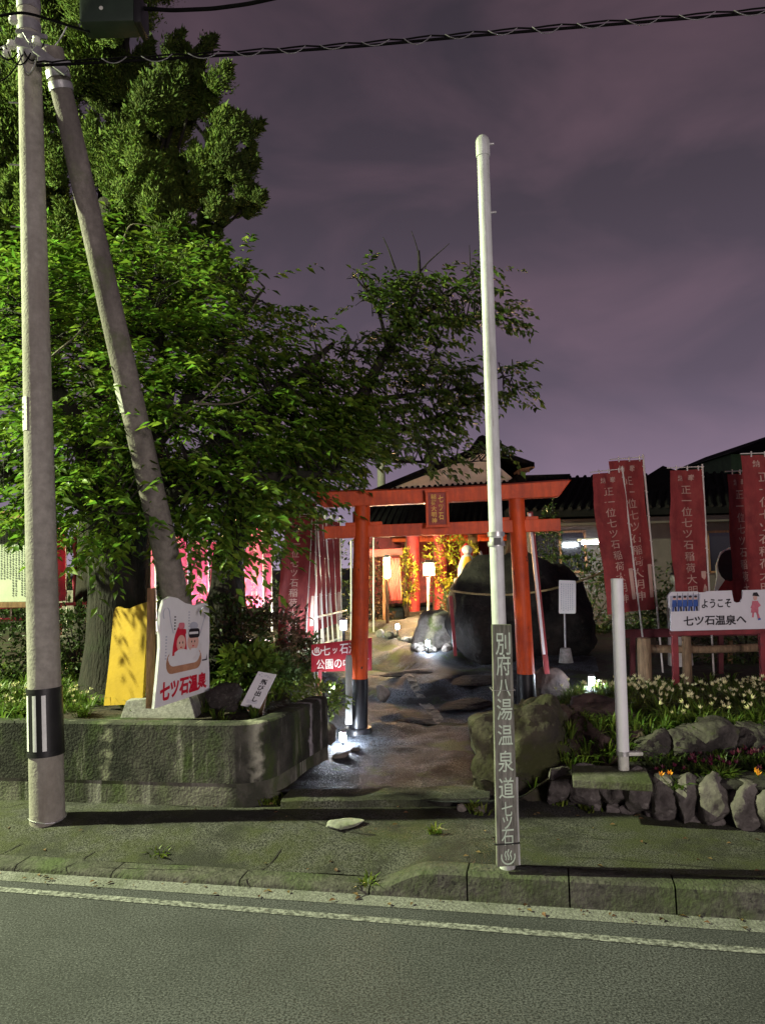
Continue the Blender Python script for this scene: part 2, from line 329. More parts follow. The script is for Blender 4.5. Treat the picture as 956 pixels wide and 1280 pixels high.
# lettering -----------------------------------------------------------
_gl = {}
def glyph(ch, bold=.012):
    k = (ch, bold)
    if k not in _gl:
        c = D.curves.new('glyph', 'FONT'); c.body = ch; c.offset = bold; c.resolution_u = 3
        o = D.objects.new('glyph', c); C.objects.link(o)
        bpy.context.view_layer.update()
        me = D.meshes.new_from_object(o.evaluated_get(bpy.context.evaluated_depsgraph_get()))
        _gl[k] = ([(v.co.x, v.co.y) for v in me.vertices], [tuple(p.vertices) for p in me.polygons])
        D.objects.remove(o); D.curves.remove(c); D.meshes.remove(me)
    return _gl[k]
def put_char(mb, ch, cx, cy, w, h, fn, e=.004, mi=0, bold=.012, fit=False, skew=0):
    vs, fs = glyph(ch, bold)
    if not vs: return
    xs = [v[0] for v in vs]; ys = [v[1] for v in vs]
    mx_, my_ = (min(xs) + max(xs)) / 2, (min(ys) + max(ys)) / 2
    mb.add([fn(cx + (x - mx_) * w + (y - my_) * skew * w, cy + (y - my_) * h, e) for x, y in vs], fs, mi)
def put_row(mb, s, x0, x1, cy, h, fn, e=.004, mi=0, bold=.012, wf=1.0):
    n = len(s); st = (x1 - x0) / n
    for i, ch in enumerate(s):
        k = .72 if ch in 'ッャュョ' else 1
        put_char(mb, ch, x0 + st * (i + .5), cy - (0 if k == 1 else h * .1), st * wf * k, h * k, fn, e, mi, bold)
def put_col(mb, s, cx, y1, y0, w, fn, e=.004, mi=0, bold=.012, hf=.95):
    n = len(s); st = (y1 - y0) / n
    for i, ch in enumerate(s):
        put_char(mb, ch, cx, y1 - st * (i + .5), w, st * hf, fn, e, mi, bold)

class Quad:
    "a board given by four corner points, u to the right, v up, e out of the face"
    def __init__(s, tl, tr, br, bl):
        s.p = [Vector(q) for q in (tl, tr, br, bl)]
        s.n = (s.p[1] - s.p[3]).cross(s.p[0] - s.p[2]).normalized()
        if s.n.y > 0: s.n = -s.n
    def __call__(s, u, v, e=0):
        a = s.p[3].lerp(s.p[2], u); b = s.p[0].lerp(s.p[1], u)
        return a.lerp(b, v) + s.n * e
def flat(o, ux=1.0, uz=1.0):
    o = Vector(o)
    return lambda u, v, e=0: o + Vector((u * ux, -e, v * uz))
def rrect(x0, y0, x1, y1, r=.05, k=4):
    out = []
    for cx, cy, a in ((x1 - r, y0 + r, -90), (x1 - r, y1 - r, 0), (x0 + r, y1 - r, 90), (x0 + r, y0 + r, 180)):
        for i in range(k + 1):
            t = R(a + 90 * i / k); out.append((cx + r * math.cos(t), cy + r * math.sin(t)))
    return out
def ell(cx, cy, rx, ry, n=18, a0=0, a1=360):
    full = (a1 - a0) >= 360
    return [(cx + rx * math.cos(R(a0 + (a1 - a0) * i / (n if full else n - 1))), cy + ry * math.sin(R(a0 + (a1 - a0) * i / (n if full else n - 1)))) for i in range(n)]

def rock_mesh(seed, dims, planes=14, lo=.50, hi=.86, rough=.10, sub=4):
    rnd = random.Random(seed)
    b = bmesh.new(); bmesh.ops.create_icosphere(b, subdivisions=sub, radius=1)
    pl = []
    for _ in range(planes):
        n = Vector((rnd.gauss(0, 1), rnd.gauss(0, 1), rnd.gauss(0, 1) * .8)).normalized(); pl.append((n, rnd.uniform(lo, hi)))
    off = Vector((seed * 3.1, seed * 1.3, seed * .7))
    for v in b.verts:
        p = v.co.copy()
        for n, d in pl:
            q = p.dot(n)
            if q > d: p -= n * (q - d) * .97
        p += v.co * (noise.fractal(p * 1.9 + off, .8, 2.1, 6) * rough)
        p += v.co * (abs(noise.fractal(p * 4.5 + off, .8, 2.1, 4)) * rough * -.45)
        v.co = Vector((p.x * dims[0] / 2, p.y * dims[1] / 2, p.z * dims[2] / 2))
    me = D.meshes.new('rock'); b.to_mesh(me); b.free()
    me.shade_smooth(); me.set_sharp_from_angle(angle=R(38))
    return me
def rock(name, label, seed, loc, dims, m, rot=(0, 0, 0), parent=None, cat='rock', group=None, **k):
    me = rock_mesh(seed, dims, **k); me.materials.append(m)
    o = D.objects.new(name, me); C.objects.link(o); o.location = loc; o.rotation_euler = rot
    if parent: o.parent = parent
    elif label: tag(o, label, cat, group)
    return o

# ------------------------------------------------------------------ ground
KA, KB = G(0, 1090, 0), G(956, 1153, 0)
UD = (KB - KA).normalized(); VD = Vector((-UD.y, UD.x, 0))
def UV(u, v, z=0):
    q = KA + UD * u + VD * v; return Vector((q.x, q.y, z))
def uv_of(p):
    d = Vector((p[0], p[1], 0)) - Vector((KA.x, KA.y, 0)); return d.dot(UD), d.dot(VD)
def sm(a, b, x):
    t = min(1, max(0, (x - a) / (b - a))); return t * t * (3 - 2 * t)
def interp(x, tab):
    return float(np.interp(x, [a for a, _ in tab], [b for _, b in tab]))
U_LOW = uv_of(G(470, 1100, 0))[0]; U_HIGH = uv_of(G(545, 1108, 0))[0]
def kerb_h(u): return .035 + .095 * sm(U_LOW, U_HIGH, u)
def pathz(y): return interp(y, [(4.2, .165), (6.6, .175), (8, .24), (14.5, .56), (40, .7)])
LEFT_E = [(4.4, -.80), (5, -.78), (6, -.55), (6.7, -.55), (8, -.62), (10, -.95), (15, -1.7), (40, -4)]
RIGHT_E = [(4.4, .55), (5, .80), (5.6, .85), (6.6, 1.25), (8, 2.0), (10, 2.6), (15, 2.6), (40, 4)]
def bed_l(y): return interp(y, [(4.4, .56), (9, .60), (14, .70), (40, .8)])
def bed_r(y): return interp(y, [(4.4, .30), (4.85, .32), (5.05, .50), (6.2, .46), (7.4, .33), (10, .34), (15, .5), (40, .7)])
def gz(x, y):
    "height of the garden ground"
    z = pathz(y)
    a = sm(.0, .28, interp(y, LEFT_E) - x); b = sm(.0, .35, x - interp(y, RIGHT_E))
    z = z + (bed_l(y) - z) * a; z = z + (bed_r(y) - z) * b
    z += noise.fractal(Vector((x * 1.3, y * 1.3, 0)), 1, 2, 3) * .022
    if y > 5.0:
        k = (1 - a) * (1 - b) * (.35 * sm(5.0, 5.6, y) + .65 * sm(6.3, 7.2, y))
        q = Vector((x * .9, y * .75, 3.3)); st_ = noise.fractal(q, 1, 2, 2) * 2.2
        z += k * (.045 * (sm(-.25, -.12, st_) + sm(.2, .33, st_) + sm(.62, .75, st_)) - .055 + .02 * noise.noise(Vector((x * 4, y * 4, 1))))
    return z

def grid(name, us, vs, fn, m):
    mb = MB(); nu, nv = len(us), len(vs)
    mb.v = [tuple(fn(u, v)) for v in vs for u in us]
    for j in range(nv - 1):
        for i in range(nu - 1):
            mb.f.append((j * nu + i, j * nu + i + 1, (j + 1) * nu + i + 1, (j + 1) * nu + i)); mb.m.append(0)
    return mb
g = MB(); g.add([(-600, -600, -.25), (600, -600, -.25), (600, 900, -.25), (-600, 900, -.25)], [(0, 1, 2, 3)])
tag(g.build('ground', M['soil']), kind='structure')
us = np.concatenate([np.linspace(-60, -3, 20), np.linspace(-2.8, 8, 60), np.linspace(9, 60, 20)])
g = grid('road', us, np.concatenate([np.linspace(-9, -4, 4), np.linspace(-3.8, .0, 30)]), lambda u, v: UV(u, v, 0 + .012 * sm(-4, -1, v) * -0 ), M['asphalt'])
tag(g.build('road', M['asphalt']), kind='structure')
ui = [uv_of(G(x, y, 0)) for x, y in ((0, 1112), (956, 1190))]
def line_v(u): return ui[0][1] + (ui[1][1] - ui[0][1]) * (u - ui[0][0]) / (ui[1][0] - ui[0][0])
g = MB(); uu = np.linspace(-12, 16, 60)
for a, b in zip(uu[:-1], uu[1:]):
    g.add([UV(a, line_v(a) - .026, .003), UV(b, line_v(b) - .026, .003), UV(b, line_v(b) + .026, .003), UV(a, line_v(a) + .026, .003)], [(0, 1, 2, 3)])
tag(g.build('road_marking', M['line']), kind='structure')
g = MB()
for a, b in zip(uu[:-1], uu[1:]):
    g.add([UV(a, -.105, .0025), UV(b, -.105, .0025), UV(b, .002, .006), UV(a, .002, .006)], [(0, 1, 2, 3)])
tag(g.build('gutter_strip', M['gutter']), kind='structure')

def kerb():
    mb = MB(); joints = [uv_of(G(x, y, 0))[0] for x, y in ((-260, 1070), (-100, 1080), (20, 1090), (140, 1098), (300, 1108), (462, 1118), (585, 1124), (712, 1134), (845, 1144), (985, 1155), (1130, 1165), (1290, 1178))]
    joints = [joints[0] - .6 * k for k in range(8, 0, -1)] + joints + [joints[-1] + .6 * k for k in range(1, 9)]
    for a, b in zip(joints[:-1], joints[1:]):
        a += .004; b -= .004; k = 9
        for i in range(k):
            u0 = a + (b - a) * i / k; u1 = a + (b - a) * (i + 1) / k
            def ring(u):
                h = kerb_h(u) + noise.noise(Vector((u * 2.3, 1, 0))) * .006; o = .004 * noise.noise(Vector((u * 9, 3, 0)))
                return [UV(u, .0 + o, -.02), UV(u, .006 + o, h * .5), UV(u, .010 + o, h - .012), UV(u, .024, h - .001), UV(u, .135, h + .003), UV(u, .145, h - .006), UV(u, .148, -.02)]
            r0, r1 = ring(u0), ring(u1); m_ = len(r0)
            mb.add(r0 + r1, [(j, m_ + j, m_ + j + 1, j + 1)[::-1] for j in range(m_ - 1)] + ([tuple(range(m_))] if i == 0 else []) + ([tuple(range(2 * m_ - 1, m_ - 1, -1))] if i == k - 1 else []))
    return mb
tag(kerb().build('kerb', M['kerb'], smooth=True), kind='structure')
V_WALK = 1.02
def walkz(u, v):
    h = kerb_h(u); t = sm(.15, .55, v)
    z = h + (.125 - h) * t - .002
    z += noise.fractal(Vector((u * 1.6, v * 1.6, 5)), 1, 2, 3) * .008
    return z
us = np.concatenate([np.linspace(-30, -1.2, 24), np.linspace(-1, 5.5, 110), np.linspace(6, 30, 24)])
g = grid('sidewalk', us, np.linspace(.150, V_WALK + .35, 24), lambda u, v: UV(u, v, walkz(u, v)), None)
tag(g.build('sidewalk', M['sidewalk'], smooth=True), kind='structure')
# garden ground and the climbing path
xs = np.concatenate([np.linspace(-24, -4.2, 16), np.linspace(-4, 5, 130), np.linspace(5.3, 26, 16)])
tv = np.concatenate([np.linspace(V_WALK, 5, 80), np.linspace(5.1, 14, 60), np.linspace(14.5, 40, 12)])
def gp(u, v):
    q = UV(u, v); q.z = gz(q.x, q.y) if v > V_WALK + .001 else gz(q.x, q.y)
    return q
g = grid('g', xs + 2.1, tv, gp, None)
pf, bf = [], []
for f in g.f:
    c = sum((Vector(g.v[i]) for i in f), Vector()) / 4
    wob = noise.noise(Vector((c.x * 2, c.y * 2, 9))) * .1
    (pf if interp(c.y, LEFT_E) + .02 + wob < c.x < interp(c.y, RIGHT_E) + .1 + wob else bf).append(f)
for name, fs, m in (('path', pf, M['path']), ('garden_ground', bf, M['soil'])):
    mb = MB(); idx = {}; 
    for f in fs:
        mb.f.append(tuple(idx.setdefault(i, len(idx)) for i in f)); mb.m.append(0)
    mb.v = [None] * len(idx)
    for i, k in idx.items(): mb.v[k] = g.v[i]
    tag(mb.build(name, m, smooth=True), kind='structure')
# concrete nosing where the path meets the pavement
a = G(352, 1008, .13); b = G(612, 1003, .13); ua, va = uv_of(a); ub, vb = uv_of(b)
mb = MB(); k = 26
for i in range(k):
    rs = []
    for t in (i / k, (i + 1) / k):
        u = ua + (ub - ua) * t; v = va + (vb - va) * t + noise.noise(Vector((u * 5, 2, 2))) * .012; h = .178 + noise.noise(Vector((u * 6, 7, 1))) * .008
        rs.append([UV(u, v - .03, .10), UV(u, v - .02, h - .015), UV(u, v + .015, h), UV(u, v + .17, h + .006), UV(u, v + .19, .10)])
    mb.add(rs[0] + rs[1], [(j, 5 + j, 6 + j, j + 1)[::-1] for j in range(4)] + ([(0, 1, 2, 3, 4)] if i == 0 else []) + ([(9, 8, 7, 6, 5)] if i == k - 1 else []))
tag(mb.build('path_edging', M['sidewalk'], smooth=True), kind='structure')

# ------------------------------------------------------------------ planter wall on the left
WC = G(316, 1002, .12); WL = G(0, 992, .12); WE = G(390, 948, .16)
wt = .635
def planter():
    t = thing('planter_wall', 'low mossy concrete retaining wall with stains and a rounded corner', 'wall', WC)
    d1 = (WL - WC); d1.z = 0; d1.normalize(); far = WC + d1 * 9
    d2 = (WE - WC); d2.z = 0; d2.normalize(); end = WC + d2 * .93
    rc = .11
    pts = [far] + [WC + d1 * s_ for s_ in np.linspace(8, rc, 60)]
    for i in range(1, 8):
        q = i / 8; pts.append((WC + d1 * rc) * (1 - q) ** 2 + WC * 2 * q * (1 - q) + (WC + d2 * rc) * q ** 2)
    pts += [WC + d2 * s_ for s_ in np.linspace(rc, .93, 10)] 
    pts = [Vector((p.x, p.y, 0)) for p in pts]
    def ring(i, prof):
        tg = (pts[min(i + 1, len(pts) - 1)] - pts[max(i - 1, 0)]).normalized(); nrm = Vector((-tg.y, tg.x, 0))
        return [pts[i] + nrm * o + Vector((0, 0, z)) - WC for o, z in prof]
    wob = lambda i: noise.noise(Vector((i * .31, 4, 0))) * .004
    def sweep(profile):
        mb = MB(); n = len(profile)
        for i in range(len(pts)): mb.v += [tuple(q) for q in ring(i, [(o + wob(i), z + (wob(i + 40) if z > .5 else 0)) for o, z in profile])]
        for i in range(len(pts) - 1):
            for j in range(n - 1):
                mb.f.append((i * n + j, (i + 1) * n + j, (i + 1) * n + j + 1, i * n + j + 1)); mb.m.append(0)
        mb.f += [tuple(range(n)), tuple(range(len(mb.v) - 1, len(mb.v) - n - 1, -1))]; mb.m += [0, 0]
        return mb
    z0 = WC.z * 0
    sweep([(0, -.05), (0, .255), (.006, .268), (-.14, .268), (-.14, -.05)]).build('footing', M['concrete'], t, smooth=True)
    sweep([(-.006, .2685), (-.007, wt - .018), (-.02, wt - .002), (-.13, wt), (-.145, wt - .01), (-.145, .2685)]).build('wall_face', M['concrete_dark'], t, smooth=True)
    streak(M['concrete_dark'], d2 * .62, d2, .085, (.42, .40, .42), 1)
    streak(M['concrete_dark'], d2 * .80, d2, .05, (.28, .26, .26), .8)
    streak(M['concrete_dark'], d1 * .02, (d1 - d2).normalized(), .12, (.36, .36, .28), 1)
    streak(M['concrete_dark'], d1 * .95, d1, .10, (.26, .27, .18), .8)
    streak(M['concrete_dark'], d1 * .335, d1, .016, (.24, .24, .18), .9)
    return t
planter()

# ------------------------------------------------------------------ utility pole, brace and cables
pb = G(60, 1026, .105); ptop = P(36, 0, pb.y); ax = (ptop - pb)
def pole_pt(t): return pb + ax * t
up = thing('utility_pole', 'round grey concrete utility pole with black and white striped band near its foot', 'utility pole', pb)
rb_, rt_ = 20.5 / 960 * pb.y, 13.6 / 960 * pb.y
TT = 1.55
def pr(t): return rb_ + (rt_ - rb_) * t
zz = [-.03] + [i / 24 * TT for i in range(25)]
MB().tube([ax * t for t in zz], [pr(t) for t in zz], 32).build('pole_shaft', M['pole'], up, smooth=True)
def tz(py): return (1037 - py) / 1037
def shell(t0, t1, extra, mi=0, a0=0, a1=360, n=36, th=.003, capz=True):
    mb = MB(); q = ax.normalized(); x = Vector((1, 0, 0)) - q * q.x; x.normalize(); y = q.cross(x)
    full = a1 - a0 >= 360
    ang = [R(a0 + (a1 - a0) * i / n) for i in range(n + (0 if full else 1))]
    def pt(t, a, r): return ax * t + (x * math.cos(a) + y * math.sin(a)) * r
    for t in (t0, t1):
        for a in ang: mb.v.append(tuple(pt(t, a, pr(t) + extra)))
        for a in ang: mb.v.append(tuple(pt(t, a, pr(t) + extra - th)))
    k = len(ang)
    for i in range(k if full else k - 1):
        j = (i + 1) % k
        mb.f += [(i, j, 2 * k + j, 2 * k + i), (2 * k + i, 2 * k + j, 3 * k + j, 3 * k + i), (k + i, i, j, k + j)]; mb.m += [0, 0, 0]
    return mb
band = shell(tz(956), tz(881), .006, th=.006).build('striped_band', M['black'], up, smooth=True)
for a in (-133, -101, -70 + 360 - 360, 155):
    shell(tz(951), tz(886), .009, a0=a - 6.5, a1=a + 6.5, n=5, th=.0025).build('white_stripe', M['stripe'], band, smooth=True)
for py in (881, 956):
    shell(tz(py + 2.5), tz(py - 2.5), .008, th=.007).build('band_strap', M['black'], band, smooth=True)
MB().tube([ax * tz(1033) + Vector((math.cos(i * .5) * (rb_ + .005), math.sin(i * .5) * (rb_ + .005), .01 * math.sin(i))) for i in range(14)], .004, 6).build('wire_loop', M['steel'], up)
shell(tz(565), tz(523), .004, a0=-158, a1=-112, n=8, th=.004).build('number_plate', M['plate'], up, smooth=True)
mb = MB()
for k_ in range(4):
    t0 = tz(552 - k_ * 6)
    q = shell(t0, t0 + .003, .0062, a0=-140, a1=-132, n=2, th=.001); mb.add(q.v, q.f)
mb.build('plate_writing', M['black_ink'], up)
for py in (142, 224, 305, 30, 690, 905):
    t = tz(py); c = ax * t
    if py < 400: MB().tube([c + Vector((-pr(t) * .5, -.02, 0)), c + Vector((-pr(t) - .055, -.03, .005))], .006, 8).build('step_bolt', M['steel'], up, smooth=True)
for py, h in ((75, 9), (62, 6), (40, 7), (8, 8)):
    shell(tz(py + h), tz(py - h), .005, th=.006).build('steel_clamp', M['steel'], up, smooth=True)
q = ax * tz(70)
mb = MB(); mb.bar(q + Vector((-.06, -.075, .02)), q + Vector((.20, -.075, -.055)), .02, .055); mb.bar(q + Vector((-.06, -.06, .10)), q + Vector((.14, -.06, .05)), .02, .03)
mb.build('bracket_arm', M['steel'], up, bevel=.004)
for k_, (dx, dz) in enumerate(((-.07, -.05), (-.10, -.10), (-.06, .12), (.09, -.03))):
    MB().lathe([(.012, 0), (.026, .008), (.028, .03), (.018, .034), (.024, .05), (.012, .058)], q + Vector((dx, -.10, dz)), 14).build('insulator', M['plate'], up, smooth=True)
rnd = random.Random(5)
for i in range(7):
    a = q + Vector((rnd.uniform(-.09, .06), -.10, rnd.uniform(-.12, .12))); s_ = rnd.choice((-1, -1, 1))
    b = a + Vector((s_ * rnd.uniform(.10, .30), -.02, rnd.uniform(-.10, .06))); dr = rnd.uniform(.05, .16)
    MB().tube([a.lerp(b, t) + Vector((0, 0, -4 * dr * t * (1 - t))) for t in np.linspace(0, 1, 12)], .0045, 6).build('jumper_wire', M['steel'] if i < 3 else M['cable'], up, smooth=True)

sb = P(232, 800, 5.75); st = P(66, 62, 4.66); sb = st + (sb - st) * 1.16
br = thing('brace_pole', 'leaning mossy concrete brace pole propping the utility pole, small plate on it', 'pole', sb)
sa = st - sb; r0, r1 = .104, .066
MB().tube([sa * t for t in np.linspace(0, 1.0, 18)], [r0 + (r1 - r0) * t for t in np.linspace(0, 1, 18)], 28).build('brace_shaft', M['strut'], br, smooth=True)
sq = sa.to_track_quat('Z', 'Y').to_matrix().to_4x4()
def on_brace(py):
    y0 = 62; y1 = 800 ; f_ = (py - 62) / (800 - 62); # along the shaft, seen from the camera
    A, B = st, st + (P(232, 800, 5.75) - st)
    d1 = A.y; d2 = B.y; s_ = f_ * d1 / (d2 * (1 - f_) + d1 * f_)
    return A.lerp(B, s_) - sb
c = on_brace(505); rr = .086; dirv = sa.normalized(); nx = Vector((-.75, -.66, 0)); nx = (nx - dirv * nx.dot(dirv)).normalized(); ny = dirv.cross(nx)
mb = MB()
for i in range(7):
    for h in (-.10, .10): mb.v.append(tuple(c + dirv * h + (nx * math.cos(R(-24 + 8 * i)) + ny * math.sin(R(-24 + 8 * i))) * (rr + .006)))
mb.f = [(2 * i, 2 * i + 1, 2 * i + 3, 2 * i + 2) for i in range(6)]; mb.m = [0] * 6
mb.build('number_plate', M['plate'], br)
for py, rr in ((96, .073), (112, .074)):
    c = on_brace(py); MB().tube([c - dirv * .022, c + dirv * .022], rr, 24).build('steel_clamp', M['steel'], br, smooth=True)
c = on_brace(86)
mb = MB(); mb.bar(c + Vector((-.10, -.09, .07)), c + Vector((.10, -.085, -.09)), .02, .05); mb.bar(c + Vector((-.08, -.088, -.0)), c + Vector((.12, -.083, -.03)), .02, .03)
mb.build('bracket_arm', M['steel'], br, bevel=.004)

def cable(name, label, pix, r, wob=0, n=70, extra=None, cat='cable'):
    pts = [P(*q) for q in pix]
    t_ = np.linspace(0, 1, len(pts)); tt = np.linspace(0, 1, n)
    cs = [np.interp(tt, t_, [p[i] for p in pts]) for i in range(3)]
    path = [Vector((cs[0][i], cs[1][i], cs[2][i])) for i in range(n)]
    for _ in range(6): path = [path[0]] + [(path[i - 1] + path[i] * 2 + path[i + 1]) / 4 for i in range(1, n - 1)] + [path[-1]]
    return path
c1 = cable('', '', [(46, 82, 4.45), (130, 78, 4.45), (300, 68, 4.45), (450, 58, 4.4), (600, 44, 4.35), (760, 31, 4.3), (956, 15, 4.25), (1150, -3, 4.2), (1500, -45, 4.1)], 0)
t = thing('cable_bundle', 'black twisted overhead cable bundle slung from the utility pole across the sky', 'cable', c1[0])
MB().tube([p - c1[0] for p in c1], .0085, 8).build('main_cable', M['cable'], t, smooth=True)
MB().tube([p - c1[0] + Vector((0, 0, .022 + .006 * math.sin(i * 2.1))) for i, p in enumerate(c1)], .005, 6).build('messenger_wire', M['cable'], t, smooth=True)
rnd = random.Random(3)
lp = MB()
for i in range(8, 66, 3):
    a, b = c1[i] - c1[0], c1[min(i + 2, 69)] - c1[0]; dr = rnd.uniform(.012, .03)
    lp.tube([a.lerp(b, s_) + Vector((0, -.01, .02 - 4 * (dr + .02) * s_ * (1 - s_))) for s_ in np.linspace(0, 1, 7)], .0028, 5)
lp.build('hanger_wire', M['steel'], t, smooth=True)
c2 = cable('', '', [(172, 10, 4.42), (215, 13, 4.4), (265, 11, 4.4), (310, 5, 4.38), (360, -6, 4.35), (600, -70, 4.3)], 0)
tag(MB().tube([p - c2[0] for p in c2], .012, 10).build('drop_cable', M['cable'], smooth=True), 'short thick black cable rising right from the dark green splice box', 'cable').location = c2[0]
c3 = cable('', '', [(0, 20, 4.4), (30, 14, 4.42), (80, 30, 4.44), (112, 40, 4.44)], 0, n=20)
tag(MB().tube([p - c3[0] for p in c3], .008, 8).build('drop_cable', M['cable'], smooth=True), 'thin dark cable passing behind the top of the utility pole at left', 'cable').location = c3[0]
bc = P(139, 22, 4.44)
bx = thing('splice_box', 'dark green box hung on the overhead cables beside the utility pole', 'cable box', bc)
MB().box((0, 0, 0), (.33, .16, .165)).build('box_body', M['green_box'], bx, bevel=.022, smooth=True)
MB().box((.185, 0, -.005), (.05, .17, .18)).build('end_cap', M['black'], bx, bevel=.02, smooth=True)
MB().tube([(-.03, -.079, .0), (-.03, -.084, .0)], .012, 12).build('lock_disc', M['plate'], bx)
mb = MB(); mb.tube([(-.12, 0, .08), (-.12, 0, .17)], .008, 6); mb.tube([(.12, 0, .08), (.12, 0, .17)], .008, 6); mb.build('hanger', M['steel'], bx)

# ------------------------------------------------------------------ white guide post with the lettered board
gb = G(634, 1086, .125); gt = P(602.5, 166, gb.y + .03)
gpst = thing('guide_post', 'tall white pipe with long weathered hot spring board lettered vertically at its foot', 'guide post', gb)
ga = gt - gb
MB().tube([ga * t for t in np.linspace(0, .975, 24)], [.0375 - .007 * t for t in np.linspace(0, 1, 24)], 28).build('pipe', M['white_paint'], gpst, smooth=True)
cap = MB().tube([ga * t for t in (.965, .968, .985, .988)], [.0350, .0362, .0362, .035], 28)
cap.tube([ga * .988 + Vector((0, 0, .012 * i)) for i in range(4)], [.035, .031, .021, .003], 28)
cap.build('pole_cap', M['white_paint'], gpst, smooth=True)
for f_ in (.42, .433):
    MB().tube([ga * f_, ga * (f_ + .006)], .0425, 24).build('clamp_ring', M['steel'], gpst, smooth=True)
MB().box(ga * .418 + Vector((0, -.041, .03)), (.035, .006, .035)).build('label_scrap', M['black'], gpst)
gh = gt.y
for f_, sgn in ((.983, 1), (.884, 1)):
    c = ga * f_; MB().tube([c + Vector((.03, 0, 0)), c + Vector((.058, -.005, 0))], .007, 8).build('hook_bolt', M['steel'], gpst)
gy = gb.y - .075
qb = Quad(P(615, 781, gy), P(639, 781, gy), P(648, 1082, gy), P(621, 1084, gy))
bo = MB().prism([(0, 0), (1, 0), (1, 1), (0, 1)], lambda u, v, e: qb(u, v, e) - gb, .035).build('sign_board', M['board_wood'], gpst, bevel=.003)
lt = MB()
col = [('別', 818, 36), ('府', 852, 34), ('八', 886, 30), ('湯', 892 + 20 - 0, 36)]
ys = [(805, '別', 1.15), (832, '府', 1.05), (861, '八', .95), (888, '湯', 1.1), (920, '温', 1.05), (953, '泉', 1.05), (986, '道', 1.05), (1012, '七', .75), (1029, 'ッ', .9), (1047, '石', .85)]
for y, ch, k in ys:
    v = (1083 - y) / 302
    put_char(lt, ch, .52, v, .74 * k, .094 * k * .95, lambda u, v, e: qb(u, v, e) - gb, .0035, 0, .006)
def onsen(mb, cx, cy, w, h, fn, e, mi=0, lw=.09):
    # hot spring mark: a bowl arc and three wavy plumes
    def stroke(pts, k=1):
        for (x0, y0), (x1, y1) in zip(pts[:-1], pts[1:]):
            dx, dy = x1 - x0, y1 - y0; l_ = math.hypot(dx, dy) or 1; nx_, ny_ = -dy / l_ * lw * k / 2, dx / l_ * lw * k / 2
            mb.add([fn(cx + (x0 + nx_) * w, cy + (y0 + ny_) * h, e), fn(cx + (x1 + nx_) * w, cy + (y1 + ny_) * h, e), fn(cx + (x1 - nx_) * w, cy + (y1 - ny_) * h, e), fn(cx + (x0 - nx_) * w, cy + (y0 - ny_) * h, e)], [(0, 1, 2, 3)], mi)
    stroke([(.5 * math.cos(R(a)), -.02 + .42 * math.sin(R(a))) for a in range(162, 380, 12)])
    for k, dx in enumerate((-.2, 0, .2)):
        stroke([(dx + .05 * math.sin(i * 1.1), -.22 + i * (.085 if k == 1 else .072)) for i in range(8)])
onsen(lt, .52, (1083 - 1070) / 302, .62, .075, lambda u, v, e: qb(u, v, e) - gb, .0035)
lt.build('lettering', M['chalk'], bo)
for y, m in ((1055, M['black']), (864, M['steel'])):
    v = (1083 - y) / 302; mb = MB()
    a = qb(-.06, v, .006) - gb; b = qb(1.06, v, .006) - gb; mb.tube([a, b], .0035 if m is M['black'] else .002, 6)
    mb.tube([b, b + Vector((0, .10, 0)), a + Vector((0, .10, 0)), a], .0035 if m is M['black'] else .002, 6)
    mb.build('tie_wire', m, bo)
mb = MB(); mb.tube([qb(1.05, .36, -.01) - gb, qb(1.03, .2, -.01) - gb, qb(1.05, .0, -.01) - gb], .006, 8); mb.build('conduit', M['white_paint'], gpst)

# ------------------------------------------------------------------ short white post on its slab, stone wall on the right
s_tl, s_tr = G(702, 970, .36), G(812, 974, .36)
slb = MB()
dv = VD * .34
slb.add([G(716, 985, .33), G(816, 990, .33), G(816, 990, .33) + dv, G(716, 985, .33) + dv] + [p + Vector((0, 0, .045)) for p in (G(716, 985, .33), G(816, 990, .33), G(816, 990, .33) + dv, G(716, 985, .33) + dv)],
        [(3, 2, 1, 0), (4, 5, 6, 7), (0, 1, 5, 4), (1, 2, 6, 5), (2, 3, 7, 6), (3, 0, 4, 7)])
o_ = G(716, 985, .33)
tag(slb.build('concrete_slab', M['slab_moss'], bevel=.006, at=o_), 'flat mossy concrete slab on the stone wall under the short white post', 'slab')
wb = G(779, 962, .378); wtp = P(770.5, 725, wb.y); wa = wtp - wb
sp_ = thing('short_post', 'short plain white post with a steel collar and latch standing on a slab', 'post', wb)
MB().tube([wa * t for t in np.linspace(.09, 1, 12)], .0355, 26).build('post_tube', M['post_white'], sp_, smooth=True)
MB().tube([wa * 0, wa * .085], .031, 24).build('post_foot', M['plate'], sp_, smooth=True)
MB().tube([wa * .075, wa * .098], .040, 24).build('collar', M['steel'], sp_, smooth=True)
mb = MB(); mb.box(wa * .09 + Vector((.065, -.01, -.005)), (.085, .05, .022)); mb.build('latch', M['plate'], sp_, bevel=.008, smooth=True)
mb = MB(); mb.tube([wa * 1.0, wa * 1.008], [.037, .034], 26); mb.build('post_cap', M['post_white'], sp_, smooth=True)

